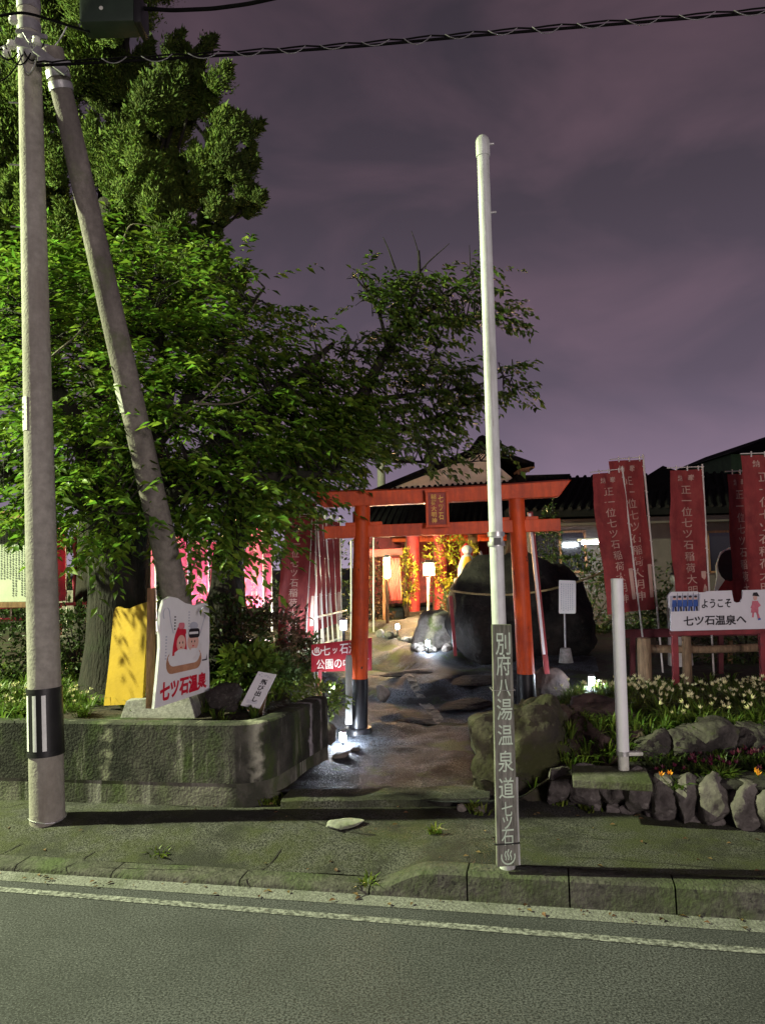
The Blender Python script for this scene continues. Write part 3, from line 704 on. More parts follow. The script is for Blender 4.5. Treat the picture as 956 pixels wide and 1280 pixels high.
swa, swb = G(690, 1008, .12), G(956, 1040, .12); swd = (swb - swa); swd.z = 0; swl = swd.length; swd.normalize()
sw = thing('stone_wall', 'low wall of upright grey rubble stones in dark mortar along the pavement', 'wall', swa)
swn = Vector((-swd.y, swd.x, 0))
mb = MB(); L_ = swl + 4
mb.add([swn * .05 + Vector((0, 0, -.05)), swd * L_ + swn * .05 + Vector((0, 0, -.05)), swd * L_ + swn * .26 + Vector((0, 0, -.05)), swn * .26 + Vector((0, 0, -.05)),
        swn * .06 + Vector((0, 0, .20)), swd * L_ + swn * .06 + Vector((0, 0, .20)), swd * L_ + swn * .26 + Vector((0, 0, .20)), swn * .26 + Vector((0, 0, .20))],
       [(3, 2, 1, 0), (4, 5, 6, 7), (0, 1, 5, 4), (1, 2, 6, 5), (2, 3, 7, 6), (3, 0, 4, 7)])
mb.build('wall_core', M['mortar'], sw)
rnd = random.Random(11); s_ = .02; i = 0
pxs = [(684, 712), (714, 758), (758, 786), (788, 822), (822, 852), (852, 880), (882, 916), (916, 952), (950, 985), (985, 1030), (1030, 1070), (1070, 1110), (1110, 1160), (1160, 1200)]
for i, (a, b) in enumerate(pxs):
    w = (b - a) / 960 * 4.35; c = ((a + b) / 2 - 690) / 266 * swl
    h = rnd.uniform(.185, .225) if i not in (2,) else .15
    rock('stone', None, 40 + i, swd * c + swn * .055 + Vector((0, 0, .112 + rnd.uniform(0, .012))), (w * 1.5, .30, h * 1.42), M['wall_stone'], (0, R(rnd.uniform(-9, 9)), math.atan2(swd.y, swd.x)), sw, planes=15, lo=.62, hi=.90, rough=.09, sub=4)
for i in range(12):
    c = rnd.uniform(.25, swl + .5); w = rnd.uniform(.06, .13)
    rock('stone', None, 70 + i, swd * c + swn * .03 + Vector((0, 0, .022)), (w, .10, .075), M['wall_stone'], (0, 0, rnd.uniform(0, 3)), sw, planes=7, sub=3)
mb = MB()
a0 = swd * 0 + swn * .02 + Vector((0, 0, .205)); 
k = 40
for i in range(k):
    r_ = []
    for t in (i / k, (i + 1) / k):
        q = swd * (L_ * t + .38); z = noise.noise(Vector((t * 40, 0, 2))) * .008
        r_.append([q + swn * .03 + Vector((0, 0, .20 + z)), q + swn * .025 + Vector((0, 0, .228 + z)), q + swn * .05 + Vector((0, 0, .238 + z)), q + swn * .30 + Vector((0, 0, .24 + z))])
    mb.add(r_[0] + r_[1], [(j, 4 + j, 5 + j, j + 1)[::-1] for j in range(3)])
mb.build('coping', M['mortar'], sw, smooth=True)

# boulders round the path mouth
c = G(650, 1002, .12)
rock('boulder', 'large mossy angular boulder behind the lettered board at the path mouth', 3, P(654, 948, 5.02) + Vector((0, .1, -.02)), (.98, .95, .94), M['moss_rock'], (R(6), R(-8), R(20)), planes=15, lo=.52, hi=.80, rough=.11, sub=5)
rock('boulder', 'dark reddish boulder between the mossy boulder and the short white post', 8, P(727, 940, 5.2), (.80, .66, .62), M['red_rock'], (R(4), R(24), R(10)), planes=14, lo=.50, hi=.80, rough=.12, sub=5)
rock('boulder', 'dark jagged boulder right behind the short white post', 14, P(792, 950, 5.1), (.66, .6, .46), M['red_rock'], (0, R(14), R(50)), planes=14, lo=.50, hi=.80, rough=.12, sub=5)
rock('boulder', 'low dark boulder above the slab, left of the short white post', 19, P(752, 912, 5.5), (.92, .6, .52), M['red_rock'], (0, R(18), R(-30)), planes=14, lo=.50, hi=.80, rough=.12, sub=5)
labs = ['grey boulder edging the white flower bed next to the short white post', 'rounded boulder edging the white flower bed, second from short white post', 'long boulder in the middle of the white flower bed edge', 'boulder at the right end of the white flower bed edge', 'small boulder wedged low under the white flower bed', 'boulder edging the flower bed beyond the picture edge']
for i, (px, py, w, h) in enumerate(((812, 935, .30, .26), (848, 930, .24, .24), (885, 925, .42, .28), (940, 930, .36, .28), (865, 955, .22, .17), (990, 930, .4, .3))):
    rock('bed_stone', labs[i], 90 + i, P(px, py, 4.95 if i != 4 else 4.85), (w * 1.15, .36, h * 1.1), M['bed_rock'], (0, R(8 * (i % 3 - 1)), R(-14)), group='boulders edging the flower bed', planes=13, lo=.52, hi=.85, rough=.13, sub=4)
labs = ['pale rough rock beside the path lamp at the wall end', 'tall pale rock standing at the end of the planter wall', 'small pale rock in front of the round torii foot', 'rock lit white behind the black torii foot', 'dark rock under the red hot spring sign', 'flat stone at the foot of the path lamp', 'low white stone beside the nearest path lamp', 'dark squat rock on the planter soil by the leaning notice']  # rock behind the torii foot is dark; lamplight put into its pale colour
for i, (px, py, Y, w, h, m) in enumerate(((412, 918, 6.0, .16, .24, 'pale_rock'), (397, 902, 6.15, .20, .34, 'rock'), (400, 945, 5.9, .16, .10, 'pale_rock'), (478, 868, 7.4, .24, .18, 'pale_rock'), (416, 868, 6.9, .3, .3, 'rock'), (428, 943, 5.95, .18, .05, 'pale_rock'), (443, 937, 6.1, .12, .05, 'pale_rock'), (283, 872, 5.6, .40, .22, 'rock'))):
    rock('border_rock', labs[i], 120 + i, P(px, py, Y), (w, w * .8, h), M[m], (0, R(7 * (i % 3 - 1)), R(40 * i)), group='rocks edging the path', sub=3)
labs = ['flat broken paving fragment lying on the pavement', 'small loose stone near the lettered board foot', 'small pale loose stone beside the mossy boulder']
for i, (px, py, w, d, h) in enumerate(((428, 1028, .30, .22, .035), (600, 1012, .10, .10, .05), (578, 1010, .08, .07, .06))):
    q = G(px, py, .14); rock('loose_stone', labs[i], 150 + i, q, (w, d, h), M['slab'] if i == 0 else M['pale_rock'], (0, 0, R(20 + 50 * i)), sub=3, cat='stone')

# ------------------------------------------------------------------ torii
TY = 6.6
tb = P(448, 915, TY)
tor = thing('torii_gate', 'vermilion wooden torii gate with black feet and a central plaque over the path', 'torii', tb)
def torii_post(top, bot, blk, r):
    top, bot, blk = [P(*q) - tb for q in (top, bot, blk)]
    o = MB().tube([blk.lerp(top, t) for t in np.linspace(0, 1, 10)], [r * 1.06 - .10 * r * t for t in np.linspace(0, 1, 10)], 28).build('torii_post', M['orange'], tor, smooth=True)
    s_ = MB().tube([bot, blk], [r * 1.16, r * 1.10], 28).build('black_sleeve', M['black_paint'], o, smooth=True)
    c_ = MB().lathe([(r * 1.7, 0), (r * 1.75, .07), (r * 1.6, .09)], bot + Vector((0, 0, -.05)), 28).build('foot_ring', M['black_paint'], o, smooth=True)
    return o
torii_post((453, 630, TY), (447.5, 915, TY), (448.5, 848, TY), .070)
torii_post((645, 622, TY), (659, 905, TY), (657, 842, TY), .070)
# top beam: slightly rising to both ends, ends cut on the slant
mb = MB(); n = 24; a, b = P(398, 627, TY) - tb, P(703, 613, TY) - tb; secs = []
for i in range(n + 1):
    t = i / n; c = a.lerp(b, t); e = abs(2 * t - 1); lift = .010 * e ** 2.2; h = .118 + .014 * e ** 2
    sl = .05 * (2 * t - 1)
    secs.append([c + Vector((x - 0 + (sl * zf if i in (0, n) else 0), y, lift + z)) for x, y, z, zf in ((0, -.075, -h / 2, -1), (0, -.09, h / 2, 1), (0, .0, h / 2 + .02, 1), (0, .09, h / 2, 1), (0, .075, -h / 2, -1))])
for s_ in secs: mb.v += [tuple(q) for q in s_]
for i in range(n):
    for j in range(5): mb.f.append((i * 5 + j, (i + 1) * 5 + j, (i + 1) * 5 + (j + 1) % 5, i * 5 + (j + 1) % 5)[::-1]); mb.m.append(0)
mb.f += [(0, 1, 2, 3, 4), tuple(range(n * 5 + 4, n * 5 - 1, -1))]; mb.m += [0, 0]
mb.build('top_beam', M['orange'], tor, bevel=.004)
a, b = P(406, 666, TY) - tb, P(699, 656, TY) - tb
MB().bar(a, b, .085, .105).build('tie_beam', M['orange'], tor, bevel=.005)
for px in (470, 628, 440, 664):
    c = a.lerp(b, (px - 406) / 293.0) + Vector((0, -.0, .062))
    MB().box(c, (.11, .07, .035)).build('wedge', M['orange'], tor, bevel=.006)
pc = P(546, 636, TY - .12) - tb
pq = MB().box(pc, (.185, .04, .30), 0, None).build('plaque', M['plaque_red'], tor, bevel=.004)
mb = MB()
for sx in (-1, 1): mb.box(pc + Vector((sx * .086, -.022, 0)), (.022, .03, .31))
for sz in (-1, 1): mb.box(pc + Vector((0, -.0225, sz * .148)), (.205, .032, .024))
mb.build('plaque_frame', M['orange'], pq, bevel=.004)
mb = MB(); fn = lambda u, v, e=0: pc + Vector((u, -.020 - e, v))
put_col(mb, '七ツ石', .032, .12, -.10, .045, fn, .004); put_col(mb, '稲荷大明神', -.028, .125, -.125, .048, fn, .004); mb.build('plaque_lettering', M['gold'], pq)

# ------------------------------------------------------------------ path lamps
def path_lamp():
    t = thing('path_lamp', '', 'path lamp')
    MB().tube([(0, 0, -.12), (0, 0, .15)], .011, 12).build('lamp_stem', M['black_paint'], t, smooth=True)
    MB().lathe([(.020, .15), (.024, .155), (.024, .215), (.020, .22)], (0, 0, 0), 16).build('lamp_glass', M['lamp_path'], t, smooth=True)
    MB().lathe([(.034, .2215), (.036, .227), (.020, .242), (.004, .246)], (0, 0, 0), 16).build('lamp_cap', M['steel'], t, smooth=True)
    return t
pl = [(429, 944, 6.25, 'glowing path lamp in front of the left foot of the torii', 1.0), (430, 806, 8.3, 'glowing path lamp behind the red sign, under the flag rack', 1.35), (497, 795, 12.0, 'glowing path lamp among white stones up the middle of the path', 1.0),
      (535, 818, 10.2, 'glowing path lamp at the left foot of the big dark rock', 1.0), (740, 872, 6.9, 'glowing path lamp behind the flowers right of the torii', 1.0), (417, 872, 6.6, 'glowing low lamp at the lower edge of the red sign', .7)]
p0 = path_lamp()
for i, (px, py, Y, lab, s_) in enumerate(pl):
    q = P(px, py, Y); q.z -= .04
    if i == 0: p0.location = q; p0['label'] = lab; p0['group'] = 'garden path lamps'
    else: dup(p0, q, (0, 0, i), lab, s_)
# white stones by the lamps
rnd = random.Random(8)
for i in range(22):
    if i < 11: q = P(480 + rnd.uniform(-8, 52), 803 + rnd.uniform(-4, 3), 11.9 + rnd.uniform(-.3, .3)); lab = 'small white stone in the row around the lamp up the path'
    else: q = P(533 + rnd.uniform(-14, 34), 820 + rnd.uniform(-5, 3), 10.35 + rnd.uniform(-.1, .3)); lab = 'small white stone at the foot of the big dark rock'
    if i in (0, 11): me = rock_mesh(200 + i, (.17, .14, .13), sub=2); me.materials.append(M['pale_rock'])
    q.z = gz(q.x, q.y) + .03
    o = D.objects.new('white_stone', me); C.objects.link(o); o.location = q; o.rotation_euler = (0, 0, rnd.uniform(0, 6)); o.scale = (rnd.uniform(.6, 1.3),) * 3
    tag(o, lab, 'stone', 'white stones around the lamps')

# ------------------------------------------------------------------ big roped rock, stakes, small board
bq = P(648, 785, 10.6); bq.z = .82
big = rock('sacred_rock', 'huge dark rounded rock girded with a straw rope behind the torii', 31, bq, (2.0, 2.0, 2.05), M['sacred_rock'], (0, 0, R(15)), planes=13, lo=.70, hi=.95, rough=.10, sub=5)
rp_ = MB(); a, b = P(562, 738, 9.62), P(760, 712, 9.3)
rp_.tube([a.lerp(b, t) + Vector((0, -.12 * math.sin(t * PI), -.30 * 4 * t * (1 - t) * .5)) - a for t in np.linspace(0, 1, 30)], .013, 8)
o = rp_.build('straw_rope', M['rope'], smooth=True); o.location = a; tag(o, 'thin straw rope stretched across the huge dark rock', 'rope')
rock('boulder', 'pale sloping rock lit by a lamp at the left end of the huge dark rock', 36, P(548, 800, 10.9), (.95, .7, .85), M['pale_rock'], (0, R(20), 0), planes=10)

def stake(name, label, top, bot, w, cat='stake', white=False):
    a, b = P(*bot), P(*top); t = thing(name, label, cat, a)
    MB().bar((0, 0, 0), b - a, w, w * .8).build('stake_shaft', M['maroon'], t, bevel=.004)
    if white:
        d = (b - a); q = Vector((-.2 * w, -w * .55, 0))
        MB().bar(d * .12 + q, d * .99 + q, .008, w * .42).build('white_edge', M['sign_white'], t)
    return t
stake('wooden_stake', 'thin leaning maroon stake with a pale face beside the right torii leg', (662, 640, 7.1), (683, 842, 7.1), .055, white=True)
stake('wooden_stake', 'short upright maroon stake at the left end of the huge dark rock', (563, 745, 9.4), (569, 820, 9.4), .05)
rock('base_stone', 'squat reddish stone at the foot of the right torii leg', 55, P(686, 856, 7.2), (.38, .3, .34), M['red_rock'], (0, 0, R(10)), planes=8, lo=.75, hi=.95, rough=.05, sub=4)
q = P(707, 828, 8.9)
t = thing('notice_stand', 'small pale notice board on a thin post with a white cone base', 'notice stand', q)
MB().lathe([(.085, 0), (.08, .02), (.06, .16), (.05, .165)], (0, 0, 0), 20).build('cone_base', M['stone'], t, smooth=True)
MB().tube([(0, 0, .15), (.01, 0, .62)], .012, 10).build('stand_post', M['steel'], t)
fq = Quad(P(698, 725, 8.88) - q, P(719, 726, 8.80) - q, P(719, 767, 8.80) - q, P(698, 767, 8.88) - q)
pn = MB().prism(rrect(0, 0, 1, 1, .06), fq, .03).build('notice_panel', M['sign_white'], t)
mb = MB(); rnd = random.Random(2)
for c_ in range(6):
    y = .9
    while y > .12:
        h = rnd.uniform(.02, .05); mb.sheet([(.14 + c_ * .13, y - h), (.19 + c_ * .13, y - h), (.19 + c_ * .13, y), (.14 + c_ * .13, y)], fq, .003); y -= h + .025
mb.build('notice_writing', M['grey_ink'], pn)

# ------------------------------------------------------------------ nobori flags
def make_flag(label, cloth, H=1.62, Wd=.42, pole=2.45, seed=0, text='正一位七ツ石稲荷大明神', slip=True):
    t = thing('banner_flag', label, 'banner flag')
    rnd = random.Random(seed); ph = rnd.uniform(0, 6); am = rnd.uniform(.012, .03)
    zt = pole - .06
    def fn(u, v, e=0):     # u 0..1 from free edge to pole edge, v 0..1 up
        y = am * math.sin(u * 7 + v * 3 + ph) * (1.1 - u * .7) + am * .7 * math.sin(v * 9 + ph * 2 + u * 2) * (1 - u * .6) + .010 * math.sin(u * 15 + 2.2 * math.sin(v * 5 + ph)) * (1.1 - u) + .020 * noise.noise(Vector((u * 2.6 + ph, v * 7, seed)))
        x = -Wd * (1 - u) * (1 - .05 * math.sin(v * 5 + ph)) - .012
        return Vector((x, y - e, zt - H * (1 - v) - .02 * (1 - u) * (1 + math.sin(v * 6 + ph)) * .5))
    nu, nv = 20, 64; mb = MB()
    mb.v = [tuple(fn(i / nu, j / nv)) for j in range(nv + 1) for i in range(nu + 1)]
    for j in range(nv):
        for i in range(nu): mb.f.append((j * (nu + 1) + i, j * (nu + 1) + i + 1, (j + 1) * (nu + 1) + i + 1, (j + 1) * (nu + 1) + i)); mb.m.append(0)
    cl = mb.build('flag_cloth', cloth, t, smooth=True)
    mb = MB()
    put_char(mb, '奉', .68, .945, .17, .045, fn, .004, 0, .02); put_char(mb, '納', .32, .945, .17, .045, fn, .004, 0, .02)
    put_col(mb, text, .50, .90, .06, .36, fn, .004, 0, .005, hf=.88)
    if slip: mb.sheet([(.84, .08), (.97, .08), (.97, .30), (.84, .30)], fn, .0045)
    mb.build('flag_lettering', M['flag_text'], cl)
    MB().tube([(0, 0, -.25), (0, 0, pole)], .011, 10).build('flag_pole', M['flag_pole'], t, smooth=True)
    MB().tube([(.02, 0, pole - .03), (-Wd - .03, 0, pole - .045)], .006, 8).build('cross_bar', M['flag_pole'], t)
    mb = MB()
    for k in range(6):
        z = zt - H * (k + .3) / 6; mb.tube([(-.02, -.0, z + .012), (0, -.013, z), (.015, 0, z - .005), (0, .013, z)], .007, 6)
    for k in range(3): x = -Wd * (k + .4) / 3; mb.tube([(x, -.005, zt - .02), (x, -.008, pole - .02)], .008, 6)
    mb.build('tie_loop', M['flag_pole'], t, smooth=True)
    return t
GR = 'red nobori flags along the shrine path'
def place_flag(f, base, top, yaw, lab=None, pole=2.45, proto=None, z0=None):
    b, tp = P(*base), P(*top); d = tp - b
    tilt = math.atan2(d.x, d.z); ty = -math.atan2(d.y, d.z)
    o = f if proto is None else dup(proto, b, (0, 0, 0), lab)
    o.location = b; o.rotation_mode = 'XYZ'
    o.matrix_world = Matrix.Translation(b) @ (Matrix.Rotation(tilt, 4, 'Y')) @ Matrix.Rotation(ty, 4, 'X') @ Matrix.Rotation(yaw, 4, 'Z') @ Matrix.Scale(d.length / pole, 4)
    o['group'] = GR
    return o
fr = [make_flag('red flag nearest the short white post, lowest of those at right', M['flag'], 1.78, .42, 2.30, 1),
      make_flag('slightly higher red flag overlapping the one by the short white post', M['flag'], 1.72, .40, 2.60, 2),
      make_flag('red flag standing alone behind the left half of the welcome sign', M['flag'], 1.70, .42, 2.50, 3),
      make_flag('shaded dark red flag behind the rightmost flag', M['flag'], 1.80, .34, 2.50, 4),
      make_flag('bright red flag at the right edge behind the welcome sign', M['flag'], 1.75, .46, 2.50, 6)]
place_flag(fr[0], (804, 808, 8.1), (777, 583, 8.1), R(12), pole=2.30)
place_flag(fr[1], (829, 852, 8.6), (803, 568, 8.6), R(14), pole=2.60)
place_flag(fr[2], (892, 850, 8.3), (877, 580, 8.3), R(10), pole=2.50)
place_flag(fr[3], (955, 852, 8.8), (937, 585, 8.8), R(18), pole=2.50)
place_flag(fr[4], (992, 850, 7.7), (978, 562, 7.7), R(4), pole=2.50)
# rack on the left of the torii: many flags set in a receding row
labs = ['red flag with pale writing at the left end of the flag rack', 'tall red flag second from the left in the flag rack', 'red flag third from the left, seen almost edge on in the rack', 'flag fourth from the left in the rack, nearly edge on', 'flag fifth from the left in the rack, nearly edge on', 'flag sixth from the left in the rack, leaning right', 'flag seventh from the left in the rack, leaning right', 'narrow red flag at the right end of the rack with white writing']
spots = [((380, 838, 8.2), (390, 640, 8.2), 48), ((393, 830, 8.5), (395, 620, 8.5), 55), ((397, 822, 8.8), (393, 628, 8.8), 62), ((405, 815, 9.1), (396, 634, 9.1), 68), ((411, 812, 9.4), (402, 640, 9.4), 70), ((417, 808, 9.7), (406, 643, 9.7), 66), ((423, 806, 10.0), (414, 644, 10.0), 62), ((427, 803, 10.3), (425, 647, 10.3), 48)]
fl0 = make_flag(labs[0], M['flag'], 1.45, .40, 1.80, 7, slip=False)
fl1 = make_flag(labs[1], M['flag'], 1.45, .40, 1.80, 9, slip=True)
place_flag(fl0, *spots[0][:2], R(spots[0][2]), pole=1.80); place_flag(fl1, *spots[1][:2], R(spots[1][2]), pole=1.80)
for i in range(2, 8):
    place_flag(None, *spots[i][:2], R(spots[i][2]), labs[i], 1.80, proto=(fl0, fl1)[i % 2])
rk = thing('flag_rack', 'low pipe rack holding the row of red flags left of the torii', 'flag rack', P(378, 835, 8.2))
o_ = Vector(rk.location)
mb = MB(); mb.tube([P(376, 776, 8.2) - o_, P(433, 763, 10.4) - o_], .012, 8); mb.build('rack_rail', M['flag_pole'], rk)
mb = MB(); mb.tube([P(372, 815, 8.2) - o_, P(430, 796, 10.4) - o_], .011, 8); mb.build('rack_rail', M['flag_pole'], rk)
for px, py0, py1, Y in ((378, 776, 845, 8.2), (402, 770, 828, 9.1), (424, 765, 815, 10.0), (445, 758, 812, 10.6), (467, 668, 790, 11.2), (439, 676, 800, 10.4)):
    MB().tube([P(px, py1, Y) - o_, P(px, py0, Y) - o_], .012, 8).build('rack_post', M['flag_pole'], rk)

# pink lit flags far behind the tree trunks
labs = ['round-topped pink flag glowing between the big trunk and the brace pole', 'pink-lit flag right behind the brace pole', 'dark red flag with white writing just right of the brace pole', 'bright pink flag glowing between the trunks, at left', 'bright pink-lit flag with white writing between thin poles right of the trunks', 'narrow pink-lit flag at the right side of the glowing pair', 'dark red flag seen left of the big tree trunk', 'thin dark red flag beside the notice board edge']
pk = make_flag(labs[0], M['lit_red'], 1.30, .27, 1.70, 12, slip=False)
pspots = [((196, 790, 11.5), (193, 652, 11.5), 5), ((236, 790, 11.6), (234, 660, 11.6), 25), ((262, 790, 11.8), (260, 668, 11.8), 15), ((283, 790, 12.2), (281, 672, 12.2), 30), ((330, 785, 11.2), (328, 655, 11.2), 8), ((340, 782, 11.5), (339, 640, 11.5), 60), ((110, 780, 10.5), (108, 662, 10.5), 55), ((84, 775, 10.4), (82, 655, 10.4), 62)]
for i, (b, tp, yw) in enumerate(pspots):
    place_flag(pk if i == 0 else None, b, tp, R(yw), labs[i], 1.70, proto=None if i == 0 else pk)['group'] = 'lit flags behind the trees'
# floodlights that light them
fl_labels = ['small floodlight on the ground lighting the pink flags behind the big trunk', 'small floodlight on the ground before the glowing pair of pink flags']
for i, (px, py, Y) in enumerate(((222, 800, 10.8), (322, 800, 10.5))):
    q = P(px, py, Y); t = thing('floodlight', fl_labels[i], 'floodlight', q, group='flag floodlights')
    MB().box((0, 0, -.03), (.16, .07, .10)).build('housing', M['black_paint'], t, bevel=.01)
    MB().box((0, .037, -.03), (.13, .006, .07)).build('lamp_glass', M['lamp_pink'], t)
    MB().tube([(0, 0, -.3), (0, 0, -.08)], .012, 8).build('ground_spike', M['steel'], t)

# ------------------------------------------------------------------ signs
# red hot spring park sign left of the torii
q = P(428, 905, 6.75)
t = thing('park_sign', 'red board with white hot spring writing beside the left torii leg', 'sign', q)
fq = Quad(P(389, 806, 6.95) - q, P(464, 797, 6.75) - q, P(464, 838, 6.75) - q, P(389, 840, 6.95) - q)
pn = MB().prism([(0, 0), (1, 0), (1, 1), (0, 1)], fq, .02).build('sign_panel', M['red_board'], t, bevel=.003)
mb = MB(); onsen(mb, .10, .76, .15, .36, fq, .004, lw=.12)
put_row(mb, '七ッ石温泉', .18, .93, .74, .38, fq, .004, bold=.014); put_row(mb, '公園の中です', .09, .97, .26, .38, fq, .004, bold=.010); mb.build('sign_lettering', M['white_ink'], pn)
for px in (400, 455): MB().bar(P(px, 838, 6.9) - q, P(px, 900, 6.9) - q, .03, .03).build('sign_leg', M['maroon'], t)
q = P(436, 900, 6.45)
t = thing('marker_stake', 'plain white square stake left of the black torii foot', 'stake', q)
MB().bar(P(436, 905, 6.45) - q, P(436, 822, 6.45) - q, .055, .055).build('stake_shaft', M['white_paint'], t, bevel=.004)
MB().bar(P(436, 822, 6.45) - q, P(436, 819, 6.45) - q, .045, .045).build('stake_top', M['white_paint'], t, bevel=.004)

# two sided standing board on the planter
q = P(200, 893, 5.3)
t = thing('standing_board', 'two sided wavy-edged board, white with bathers and yellow behind', 'sign', q)
wq = Quad(P(199, 750, 5.22) - q, P(262, 754, 5.72) - q, P(262, 863, 5.72) - q, P(193, 886, 5.22) - q)
outl = [(0, 0), (.5, .0), (1, 0)] + [(1, .2), (.985, .4), (1.0, .55), (1.0, .85), (.99, .96), (.94, 1.0), (.86, 1.0), (.70, .965), (.5, .985), (.35, 1.03), (.2, 1.04), (.09, 1.0), (.04, .90), (.03, .75), (.05, .55), (.03, .3)]
wp = MB().prism(outl, wq, .022).build('front_panel', M['sign_white'], t)
mb = MB()
put_row(mb, '七ツ石温泉', .08, .93, .135, .185, wq, .004, 0, .045)
mb.build('panel_lettering', M['red_ink'], wp)
# generic drawing: a tub with two bathers
mats_ = [M['tub_ink'], M['sign_white'], M['pink_ink'], M['skin_ink'], M['black_ink'], M['red_ink'], M['grey_ink']]
mb = MB()
mb.sheet(rrect(.17, .285, .83, .50, .10), wq, .0030, 0); mb.sheet(rrect(.20, .355, .80, .52, .10), wq, .0036, 1)
mb.sheet([(.27, .46), (.55, .46), (.53, .58), (.50, .70), (.44, .74), (.36, .74), (.31, .66), (.28, .56)], wq, .0042, 5)
mb.sheet(ell(.43, .575, .085, .085), wq, .0048, 3); mb.sheet(rrect(.34, .66, .52, .72, .02), wq, .0050, 5); mb.sheet(rrect(.37, .72, .49, .785, .03), wq, .0046, 2)
mb.sheet(ell(.66, .58, .11, .10), wq, .0042, 3); mb.sheet(rrect(.57, .62, .79, .72, .04), wq, .0046, 4); mb.sheet(rrect(.58, .66, .76, .685, .005), wq, .0050, 1); mb.sheet(ell(.67, .75, .085, .04), wq, .0044, 6)
mb.sheet([(.30, .40), (.58, .40), (.56, .50), (.48, .515), (.38, .515), (.31, .49)], wq, .0052, 1); mb.sheet([(.57, .41), (.78, .41), (.77, .49), (.70, .51), (.62, .51)], wq, .0052, 1)
for x in (.40, .46, .63, .69): mb.sheet(ell(x, .582, .010, .013, 8), wq, .0054, 4)
for x in (.43, .66): mb.sheet(ell(x, .535, .020, .008, 8), wq, .0054, 5)
mb.sheet([(.84, .355), (.94, .355), (.94, .43), (.92, .37), (.84, .37)], wq, .0042, 4)
rnd = random.Random(4)
for cx, y1, y0 in ((.14, .66, .44), (.29, .85, .70), (.56, .90, .70)):
    y = y1
    while y > y0: mb.sheet([(cx, y - .014), (cx + .028, y - .014), (cx + .028, y), (cx, y)], wq, .0042, 6 if cx != .29 else 4); y -= .03
def arcline(pts, w=.008):
    for (x0, y0), (x1, y1) in zip(pts[:-1], pts[1:]): mb.sheet([(x0 - w, y0), (x0 + w, y0 + .003), (x1 + w, y1 + .003), (x1 - w, y1)], wq, .0042, 6)
arcline([(.14 + .06 * math.cos(a), .87 + .06 * math.sin(a)) for a in np.linspace(4, 0, 9)]); arcline([(.20, .87), (.22, .80), (.25, .74), (.28, .68)]); arcline([(.92, .90), (.88, .82), (.84, .74), (.80, .66)])
mb.build('bather_drawing', mats_, wp)
yq = Quad(P(143, 759, 5.92) - q, P(186, 752, 5.66) - q, P(178, 880, 5.66) - q, P(130, 882, 5.92) - q)
MB().prism([(0, 0), (1, .0), (1, 1.0), (.7, .985), (.45, .96), (.25, .975), (.12, 1.0), (.04, .99), (.0, .93), (.01, .75), (.02, .4)], yq, .022).build('yellow_panel', M['sign_yellow'], t)
mb = MB(); mb.bar(P(188, 885, 5.45) - q, P(190, 735, 5.45) - q, .05, .05); mb.build('back_post', M['wood'], t, bevel=.004)
mb = MB(); bb = [P(148, 894, 5.6) - q, P(246, 892, 5.5) - q, P(246, 892, 5.5) - q + Vector((0, .25, 0)), P(148, 894, 5.6) - q + Vector((0, .25, 0))]
tt_ = [P(158, 876, 5.62) - q, P(236, 868, 5.55) - q, P(236, 868, 5.55) - q + Vector((0, .2, 0)), P(158, 876, 5.62) - q + Vector((0, .2, 0))]
bb = [b_ - Vector((0, 0, .06)) for b_ in bb]
mb.add(bb + tt_, [(3, 2, 1, 0), (4, 5, 6, 7), (0, 1, 5, 4), (1, 2, 6, 5), (2, 3, 7, 6), (3, 0, 4, 7)]); mb.build('sign_base', M['stone'], t, bevel=.006)

# leaning notice
q = P(318, 884, 5.45)
fq = Quad(P(323, 839, 5.62) - q, P(346, 843, 5.62) - q, P(325, 885, 5.42) - q, P(301, 881, 5.42) - q)
t = thing('leaning_notice', 'white rectangular notice with dark print leaning on the planter soil', 'notice', q)
pn = MB().prism([(0, 0), (1, 0), (1, 1), (0, 1)], fq, .012).build('notice_panel', M['sign_white'], t, bevel=.002)
mb = MB(); put_col(mb, '飛び出し', .56, .80, .12, .34, fq, .003, 0, .03); 
mb.build('notice_lettering', M['black_ink'], pn)
mb = MB(); rnd = random.Random(9)
for k in range(9): x, y = rnd.uniform(.12, .8), rnd.uniform(.84, .95); mb.sheet([(x, y), (x + .07, y), (x + .07, y + .02), (x, y + .02)], fq, .003)
for k in range(5): y = .08 + k * .02; mb.sheet([(.2, y), (.75, y), (.75, y + .008), (.2, y + .008)], fq, .003)
mb.build('small_print', M['grey_ink'], pn)
MB().bar((.02, .16, -.08), P(332, 856, 5.55) - q + Vector((0, .05, 0)), .03, .03).build('prop_stick', M['wood'], t)

# welcome sign on the right
WY = 7.0
q = P(844, 872, WY)
t = thing('welcome_sign', 'white welcome board with small painted figures and a notch, on maroon posts', 'sign', q)
fq = Quad(P(838, 740, WY) - q, P(956, 737, WY) - q, P(956, 786, WY) - q, P(838, 789, WY) - q)
out = [(0, 0), (1.02, 0), (1.02, 1), (.76, 1.0), (.755, .80), (.735, .70), (.70, .68), (.665, .72), (.655, .85), (.645, 1.0), (.38, 1.0), (.36, .97), (.30, .97), (.28, 1.0), (0, 1), (-.03, .9), (-.02, .62), (0, .55)]
wp = MB().prism(out, fq, .022).build('sign_panel', M['sign_white'], t)
mb = MB(); put_row(mb, 'ようこそ', .315, .645, .68, .26, fq, .004, bold=.02); put_row(mb, '七ツ石温泉へ', .13, .80, .25, .26, fq, .004, bold=.025); mb.build('sign_lettering', M['black_ink'], wp)
mb = MB(); mb_m = [M['blue_ink'], M['black_ink'], M['pink_ink'], M['skin_ink'], M['grey_ink']]
mb.sheet([(-.01, .50), (.30, .50), (.31, .93), (-.01, .90)], fq, .003, 4)
